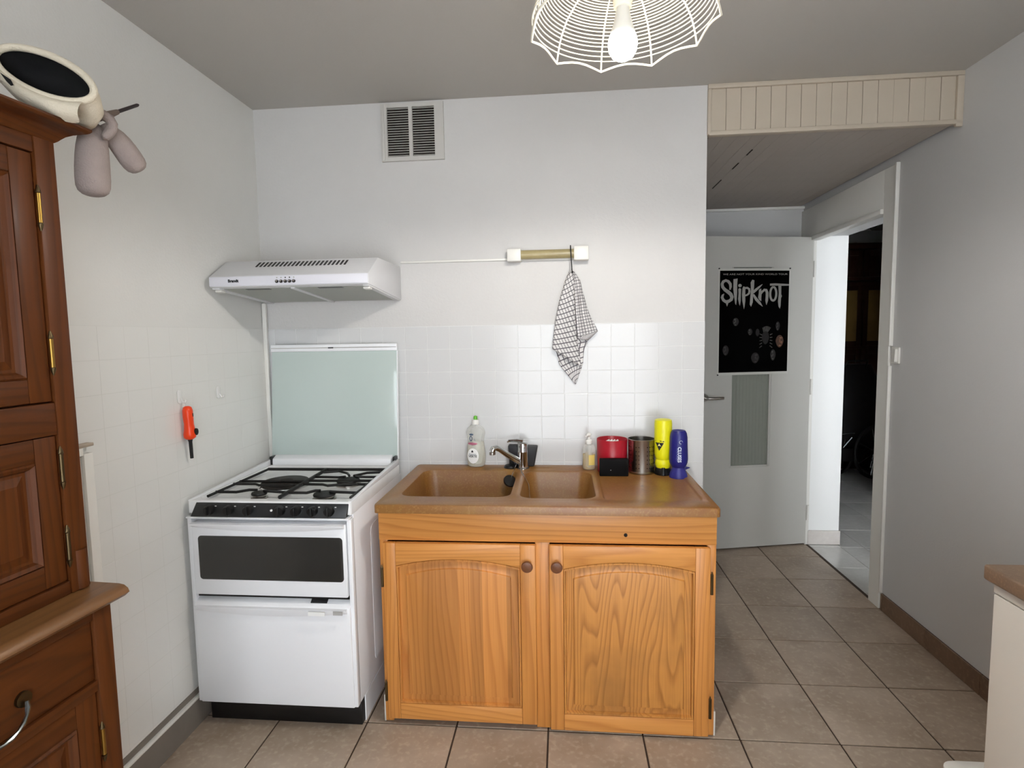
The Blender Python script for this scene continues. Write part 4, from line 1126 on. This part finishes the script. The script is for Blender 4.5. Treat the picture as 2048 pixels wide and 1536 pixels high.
# lower front: posts, rails, drawers, doors
for u0, u1 in ((.014, .056), (.585, .63), (HL-.04, HL)):
    obj('post', hb_(u0, u1, .033, .0605, .0, .869), OV, ct, bevel=.004)
UW = ((.0565, .5845), (.6305, HL-.0405))
for u0, u1 in UW:
    obj('rail', hb_(u0, u1, .035, .06, .846, .869), OY, ct, bevel=.002)
    obj('rail', hb_(u0, u1, .035, .06, .696, .719), OY, ct, bevel=.002)
    obj('rail', hb_(u0, u1, .035, .06, .06, .12), OY, ct, bevel=.002)
    d = obj('drawer', hb_(u0+.001, u1-.001, .040, .0595, .7205, .845), OY, ct, bevel=.003)
    uc = u0+.155+.045
    for du in (-.055, .055):
        obj('handle_rosette', MB().tube([HP(uc+du, .040, .775), HP(uc+du, .034, .775)], .014, 14), M_['oldbrass'], d)
    hpth = [HP(uc+.055*math.cos(k*PI/12), .030-.014*math.sin(k*PI/12), .772-.042*math.sin(k*PI/12)) for k in range(13)]
    obj('bail_handle', MB().tube(hpth, [.003+.0016*(k % 2) for k in range(13)], 8), M_['chromegrey'], d)

def panel_door(u0, u1, z0, z1, v, parent, us, hinges, hu_):
    """frame and raised panel door whose front is at depth v"""
    d = obj('door', hb_(u0, u1, v+.012, v+.02, z0, z1), OV, parent)
    obj('door_stile', hb_(u0, u0+us, v, v+.0115, z0, z1), OV, d, bevel=.002)
    obj('door_stile', hb_(u1-us, u1, v, v+.0115, z0, z1), OV, d, bevel=.002)
    obj('door_rail', hb_(u0+us, u1-us, v, v+.0115, z0, z0+us*1.05), OY, d, bevel=.002)
    obj('door_rail', hb_(u0+us, u1-us, v, v+.0115, z1-us*1.05, z1), OY, d, bevel=.002)
    def rg(i, vv): return [HP(u0+us+i, vv, z0+us*1.05+i), HP(u1-us-i, vv, z0+us*1.05+i), HP(u1-us-i, vv, z1-us*1.05-i), HP(u0+us+i, vv, z1-us*1.05-i)]
    obj('raised_panel', MB().rings([rg(0, v+.002), rg(.004, v-.003), rg(.010, v+.002), rg(.014, v+.009), rg(.020, v+.009), rg(.036, v+.003), rg(.04, v+.003)], False, True), OV, d, ang=20)
    for z, m in hinges:
        h = obj('hinge', MB().tube([HP(hu_, v-.004, z-.028), HP(hu_, v-.004, z+.028)], .0042, 12), m, d)
        for s in (-1, 1):
            obj('hinge_finial', MB().tube([HP(hu_, v-.004, z+s*.029), HP(hu_, v-.004, z+s*.034), HP(hu_, v-.004, z+s*.044)], [.0052, .0046, .0016], 10), M_['oldbrass'], h)
panel_door(.0585, .583, .122, .694, .040, ct, .046, ((.583, M_['brass']), (.23, M_['brass'])), .0545)
panel_door(.632, HL-.043, .122, .694, .040, ct, .046, ((.583, M_['brass']), (.23, M_['brass'])), HL-.0385)
# upper front
for u0, u1 in ((.014, .056), (.578, .622), (HL-.06, HL-.018)):
    obj('post', hb_(u0, u1, .078, .1005, .901, 1.812), OV, ct, bevel=.003)
obj('carved_foot', MB().rings([[HP(.030+a, .078-b, z) for a, b in ((-.012,.0),(-.006,.006),(.006,.006),(.012,.0))] for z in (.903,.945,.965,.985)], True, True), OV, ct, ang=60)
for u0, u1 in ((.0565, .5775), (.6225, HL-.0605)):
    obj('rail', hb_(u0, u1, .080, .10, 1.776, 1.812), OY, ct, bevel=.002)
    obj('rail', hb_(u0, u1, .080, .10, 1.230, 1.294), OY, ct, bevel=.002)
    obj('rail', hb_(u0, u1, .080, .10, .901, .928), OY, ct, bevel=.002)
br, ob = M_['brass'], M_['oldbrass']
panel_door(.0585, .576, 1.297, 1.774, .084, ct, .044, ((1.672, br), (1.392, br)), .0545)
panel_door(.624, HL-.063, 1.297, 1.774, .084, ct, .044, ((1.672, br), (1.392, br)), HL-.058)
panel_door(.0585, .576, .930, 1.228, .084, ct, .044, ((1.162, ob), (1.0, ob)), .0545)
panel_door(.624, HL-.063, .930, 1.228, .084, ct, .044, ((1.162, ob), (1.0, ob)), HL-.058)
# cornice swept round the front and the far end
cprof = [(.0,1.806),(-.006,1.812),(-.010,1.818),(-.018,1.828),(-.034,1.840),(-.050,1.846),(-.056,1.850),(-.060,1.856),(-.060,1.862),(0,1.862)]
cprof = [(o_*.74, 1.806+(z-1.806)*.66) for o_, z in cprof]
mb = MB()
path = []
for o_, z in cprof: path.append([HP(.014+o_, .375, z), HP(.014+o_, .078+o_, z), HP(HL-.018-o_, .078+o_, z), HP(HL-.018-o_, .375, z)])
n_ = len(path)
vs = [p for r in path for p in r]
fs = [(i*4+k, i*4+k+1, (i+1)*4+k+1, (i+1)*4+k) for i in range(n_-1) for k in range(3)]
fs += [tuple(i*4 for i in range(n_))[::-1], tuple(i*4+3 for i in range(n_))]
mb.add(vs, fs)
mb.add([HP(.014-.043,.375,1.8433),HP(.014-.043,.035,1.8433),HP(HL+.025,.035,1.8433),HP(HL+.025,.375,1.8433)], [(0,1,2,3)])
obj('cornice', mb, OY, ct, ang=30)

# ================================================================== cloth bag on the cupboard
bc = V((.376, -1.4386, 1.9275))
A_ = r2*.080 - u2*.0326 + fwd*.013
B_ = r2*.0096 + u2*.0384 + fwd*.012
nb = A_.cross(B_).normalized()
if nb.dot(fwd) > 0: nb = -nb
cbg = thing('cloth_bag', (.36, -1.43, 1.844), 'off-white fleece bag with a black oval mouth lying on top of the cupboard', 'bag')
def el(s, d, n=40, drop=0): return [bc+A_*s*math.cos(2*PI*k/n)+B_*s*math.sin(2*PI*k/n)-nb*d+V((0,0,drop)) for k in range(n)]
obj('mouth_rim', MB().tube(el(1.03, 0), .0068, 10, closed=True), M_['fabric'], cbg, ang=80)
obj('black_lining', MB().rings([el(.98, .002), el(.95, .022), el(.8, .05), el(.4, .065)], False, True), M_['lining'], cbg, ang=80, recalc=False)
obj('bag_skin', MB().rings([el(1.05, .0), el(1.07, .022), el(1.0, .05, drop=-.008), el(.7, .078, drop=-.02), el(.3, .085, drop=-.025)], False, True), M_['fabric'], cbg, ang=80)
# loose fold lying on the cornice under the mouth
def foldline(pts, d): return [V(p)+d for p in pts]
f1 = [bc-A_*1.04-B_*.45, bc-A_*.62-B_*.85, bc-A_*.2-B_*1.06, bc+A_*.3-B_*1.08, bc+A_*.7-B_*.86, bc+A_*.98-B_*.5]
f2 = [bc-A_*1.06-B_*.82, bc-A_*.70-B_*1.20, bc-A_*.30-B_*1.66, bc+A_*.18-B_*1.68, bc+A_*.66-B_*1.66, bc+A_*1.0-B_*1.40]
def lerpl(a, b, t): return [p.lerp(q, t) for p, q in zip(a, b)]
rows = [[p+nb*(.004+.010*math.sin(t*PI)) for p in lerpl(f1, f2, t)] for t in (0, .33, .66, 1)]
rows.append([p-nb*.022 for p in rows[-1]])
obj('lower_fold', MB().grid(rows), M_['fabric'], cbg, ang=80, sub=2)
obj('fold_slit', MB().poly([(-.62,-1.02),(-.42,-1.30),(-.30,-1.42),(-.26,-1.34),(-.36,-1.14)], lambda a, b: bc+A_*a+B_*b+nb*.016), M_['lining'], cbg, smooth=False)
# two stuffed limbs hanging over the end of the cornice
def limb(pts, rad, nm, seg=16):
    obj(nm, MB().tube(pts, rad, seg), M_['fabric2'], cbg, ang=80, sub=1)
limb([(.370,-1.350,1.872),(.375,-1.335,1.862),(.376,-1.336,1.845),(.376,-1.342,1.80),(.376,-1.344,1.752),(.376,-1.345,1.728),(.376,-1.345,1.720)], [.014,.024,.028,.0315,.033,.031,.012], 'hanging_limb')
limb([(.385,-1.325,1.874),(.392,-1.305,1.862),(.398,-1.288,1.848),(.405,-1.268,1.820),(.410,-1.254,1.802),(.412,-1.250,1.796)], [.012,.021,.0245,.026,.024,.009], 'hanging_limb')
obj('strap_band', MB().tube([(.400,-1.362,1.890),(.425,-1.336,1.880),(.424,-1.335,1.858),(.405,-1.345,1.835)], [.012,.013,.013,.010], 10), M_['fabric2'], cbg, ang=80, sub=1)
ss = thing('dark_stick', (.41, -1.30, 1.88), 'dark slim stick with a grey grip poking out from the cloth bag', 'stick')
a0, a1 = V((.40,-1.362,1.869)), V((.40,-1.226,1.953))
obj('grip', MB().tube([a0, a0.lerp(a1,.12), a0.lerp(a1,.30), a0.lerp(a1,.52)], [.004,.0068,.0078,.0052], 10), M_['grip'], ss)
obj('rod', MB().tube([a0.lerp(a1,.50), a0.lerp(a1,.97), a1], [.0038,.0036,.002], 10), M_['stick'], ss)

# ================================================================== right-hand kitchen unit
KU0, KUY = 2.288, -1.225
ku = thing('base_unit', (2.62, -2.2, 0), 'cream kitchen base unit along the right wall under brown worktop', 'cabinet')
obj('carcass', MB().box((KU0+.02, -3.2, .10), (XR-.014, KUY, .866)), M_['cream'], ku)
obj('plinth', MB().box((KU0+.06, -3.2, 0), (XR-.014, KUY-.03, .0995)), M_['cream'], ku)
obj('top_rail', MB().box((KU0, -3.2, .842), (KU0+.0195, KUY, .866)), M_['cream'], ku, bevel=.002)
for k in range(3):
    y1 = KUY-.001-k*.60; y0 = max(-3.2, y1-.597)
    dk = obj('door', MB().box((KU0, y0, .104), (KU0+.0195, y1, .8395)), M_['cream'], ku, bevel=.003)
    obj('handle', MB().tube([(KU0,y0+.05,.74),(KU0-.028,y0+.05,.74),(KU0-.028,y0+.05,.62),(KU0,y0+.05,.62)], .005, 8), M_['steel'], dk)
obj('brown_worktop', MB().box((2.274, -3.2, .8665), (XR-.0005, -1.212, .900)), M_['worktop'], bevel=.005, seg=3, label='brown speckled worktop on the cream base unit at the right edge', category='worktop')
bn = thing('pedal_bin', (2.49, -1.10, 0), 'pale grey bin lid just showing at the bottom edge beside the base unit', 'bin')
obj('bin_body', MB().rings([loop(2.38,2.60,-1.19,-.98,.04,0), loop(2.37,2.61,-1.195,-.97,.04,.225)], True, True), M_['plastic'], bn)
obj('bin_lid', MB().rings([loop(2.363,2.617,-1.20,-.965,.035,.2255), loop(2.363,2.617,-1.20,-.965,.035,.250), loop(2.372,2.608,-1.19,-.974,.03,.258), loop(2.41,2.57,-1.14,-1.01,.03,.262)], True, True), M_['plastic'], bn)

# light switch
ls = thing('light_switch', (XR-.01, .36, 1.25), 'white light switch on the right wall beside the doorway', 'switch')
obj('plate', MB().box((XR-.010, .335, 1.247), (XR, .405-.006, 1.327)), M_['plastic'], ls, bevel=.004)
obj('rocker', MB().hexa([(XR-.0105,.343,1.257),(XR-.0105,.365,1.257),(XR-.0105,.365,1.317),(XR-.0105,.343,1.317)], [(XR-.024,.343,1.257),(XR-.020,.365,1.257),(XR-.018,.365,1.317),(XR-.022,.343,1.317)]), M_['plastic'], ls)

# ================================================================== pendant lamp
LX, LY, LZ = 1.506, -1.130, 2.100
pl = thing('pendant_lamp', (LX, LY, LZ), 'ivory wire mushroom pendant lamp with one bare lit bulb', 'lamp')
RM = .2105
rot = R(-8.5)
def shade_prof(s):
    """s 0 at the centre, 1 at the rim tip"""
    pr = [(0,.020,.150),(.15,.055,.150),(.35,.100,.138),(.55,.142,.116),(.72,.174,.090),(.86,.196,.056),(.95,.206,.022),(1,.2105,0)]
    for i in range(len(pr)-1):
        if pr[i][0] <= s <= pr[i+1][0]+1e-9:
            f = (s-pr[i][0])/(pr[i+1][0]-pr[i][0])
            return pr[i][1]+(pr[i+1][1]-pr[i][1])*f, pr[i][2]+(pr[i+1][2]-pr[i][2])*f
for k in range(10):
    a = rot+k*2*PI/10
    obj('rib', MB().tube([(LX+r*math.cos(a), LY+r*math.sin(a), LZ+z) for r, z in (shade_prof(q/18) for q in range(19))], .0022, 6), M_['shade'], pl)
NR = 34
for q in range(1, NR):
    s = q/NR*.97
    r, z = shade_prof(s)
    pts = []
    for k in range(80):
        a = 2*PI*k/80
        # rings dip at the ribs near the rim, like the pointed edge
        pts.append((LX+r*math.cos(a), LY+r*math.sin(a), LZ+z-.0012))
    obj('ring_wire', MB().tube(pts, .0014, 5, closed=True), M_['shade'], pl)
rim = []
for k in range(10):
    for j in range(6):
        f = j/6; a = rot+(k+f)*2*PI/10
        sag = math.sin(f*PI)
        rim.append((LX+(RM-.010*sag)*math.cos(a), LY+(RM-.010*sag)*math.sin(a), LZ+.012*sag))
obj('rim_wire', MB().tube(rim, .0027, 6, closed=True), M_['shade'], pl)
obj('lamp_holder', MB().lathe([(.004,.215),(.014,.210),(.020,.195),(.0215,.055),(.020,.045)], (LX, LY, LZ), 28), M_['shade'], pl)
obj('cord', MB().tube([(LX,LY,LZ+.213),(LX,LY,H-.03)], .0035, 8), M_['plastic'], pl)
obj('ceiling_rose', MB().lathe([(.045,0),(.045,-.008),(.02,-.032),(.006,-.034)], (LX, LY, H), 28), M_['plastic'], pl)
obj('bulb_collar', MB().lathe([(.0135,.046),(.0155,.035),(.021,.012),(.027,-.008),(.0275,-.012)], (LX, LY, LZ), 28), M_['bulbcap'], pl)
obj('bulb', MB().lathe([(.0275,-.012),(.0315,-.022),(.033,-.034),(.031,-.048),(.024,-.060),(.013,-.067),(.001,-.069)], (LX, LY, LZ), 28), M_['bulb'], pl)
bl = bpy.data.lights.new('bulb_light', 'SPOT')
bl.energy = BULB_W*4; bl.color = (1.0, .965, .915); bl.shadow_soft_size = .03
bl.spot_size = R(178); bl.spot_blend = .3
blo = bpy.data.objects.new('bulb_light', bl); blo.location = (LX, LY, LZ-.074); col.objects.link(blo)

# ================================================================== hall seen through the doorway
wd = thing('hall_wardrobe', (4.2, 3.5, 0), 'dark brown panelled wooden wardrobe in the dim hall beyond the doorway', 'wardrobe')
WY = 3.42
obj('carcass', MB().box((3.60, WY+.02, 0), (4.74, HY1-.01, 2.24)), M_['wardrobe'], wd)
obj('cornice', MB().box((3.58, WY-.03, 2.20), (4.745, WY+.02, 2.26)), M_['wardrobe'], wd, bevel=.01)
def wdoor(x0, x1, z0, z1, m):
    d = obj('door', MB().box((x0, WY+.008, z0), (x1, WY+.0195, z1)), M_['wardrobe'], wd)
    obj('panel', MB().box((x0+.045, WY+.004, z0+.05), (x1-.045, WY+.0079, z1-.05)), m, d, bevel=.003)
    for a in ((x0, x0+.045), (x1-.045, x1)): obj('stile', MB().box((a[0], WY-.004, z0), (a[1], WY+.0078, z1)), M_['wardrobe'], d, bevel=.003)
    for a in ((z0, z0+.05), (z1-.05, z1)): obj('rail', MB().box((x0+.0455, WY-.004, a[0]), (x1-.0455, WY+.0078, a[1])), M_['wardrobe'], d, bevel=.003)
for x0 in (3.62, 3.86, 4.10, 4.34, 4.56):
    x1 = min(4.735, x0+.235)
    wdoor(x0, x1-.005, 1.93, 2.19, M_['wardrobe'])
    wdoor(x0, x1-.005, 1.25, 1.85, M_['wardrobe_glint'] if x0 > 4.0 else M_['wardrobe'])  # right-hand middle doors carry the painted reflection
    wdoor(x0, x1-.005, .10, 1.22, M_['wardrobe'])
obj('pale_rail', MB().tube([(3.62,WY-.02,1.89),(4.735,WY-.02,1.89)], .006, 8), M_['chromegrey'], wd)
pr_ = thing('pushchair', (4.15, 3.1, 0), 'dark folded pushchair with spoked wheels standing in the hall', 'pushchair')
def wheel(x, y, r, rz):
    def wp_(a, rr): return (x+rr*math.cos(a)*math.cos(rz), y+rr*math.cos(a)*math.sin(rz), r+.004+rr*math.sin(a))
    w_ = obj('wheel', MB().tube([wp_(2*PI*k/36, r-.018) for k in range(36)], .018, 8, closed=True), M_['dark'], pr_)
    for k in range(7):
        obj('spoke', MB().tube([wp_(2*PI*k/7, .02), wp_(2*PI*k/7, r-.03)], .006, 6), M_['chromegrey'], w_)
    obj('hub', MB().tube([(x-.02*math.sin(rz), y-.02*-math.cos(rz), r+.004), (x+.02*math.sin(rz), y-.02*math.cos(rz), r+.004)], .028, 14), M_['dark'], w_)
wheel(4.30, 3.02, .26, R(20)); wheel(4.02, 3.16, .15, R(10)); wheel(4.44, 3.30, .26, R(20))
obj('seat_shell', MB().rings([loop(3.88,4.36,3.06,3.34,.06,.30), loop(3.85,4.40,3.05,3.36,.08,.52), loop(3.88,4.40,3.10,3.36,.07,.86), loop(3.95,4.34,3.18,3.35,.06,1.08)], True, True), M_['dark'], pr_)
obj('basket', MB().rings([loop(3.90,4.22,3.06,3.30,.05,.16), loop(3.88,4.24,3.04,3.32,.05,.29)], True, True), M_['dark'], pr_)
for p in ([(3.95,3.04,.42),(4.06,3.02,.44),(4.10,3.02,.44)], [(4.02,3.02,.38),(4.0,3.02,.30),(4.08,3.02,.40)], [(3.86,3.06,.20),(3.96,3.0,.15)], [(4.24,2.98,.20),(4.34,2.99,.10)], [(4.05,3.2,1.0),(4.06,3.1,1.12),(4.24,3.1,1.12),(4.26,3.2,1.0)]):
    obj('frame_tube', MB().tube(p, .009, 8), M_['chromegrey'], pr_)
hs_ = thing('hall_spotlight', (4.0, 2.9, 2.36), 'small unlit ceiling spotlight on a rail in the hall', 'lamp')
obj('rail', MB().tube([(3.70,2.75,2.40),(4.18,2.95,2.40)], .008, 8), M_['plastic'], hs_)
for p in ((3.78, 2.78), (4.10, 2.92)):
    sp_ = obj('spot_arm', MB().tube([(p[0],p[1],2.43),(p[0],p[1],2.36)], .007, 8), M_['plastic'], hs_)
    obj('spot_head', MB().tube([(p[0],p[1],2.37),(p[0]+.03,p[1]-.05,2.32)], [.02,.034], 14), M_['chromegrey'], sp_)
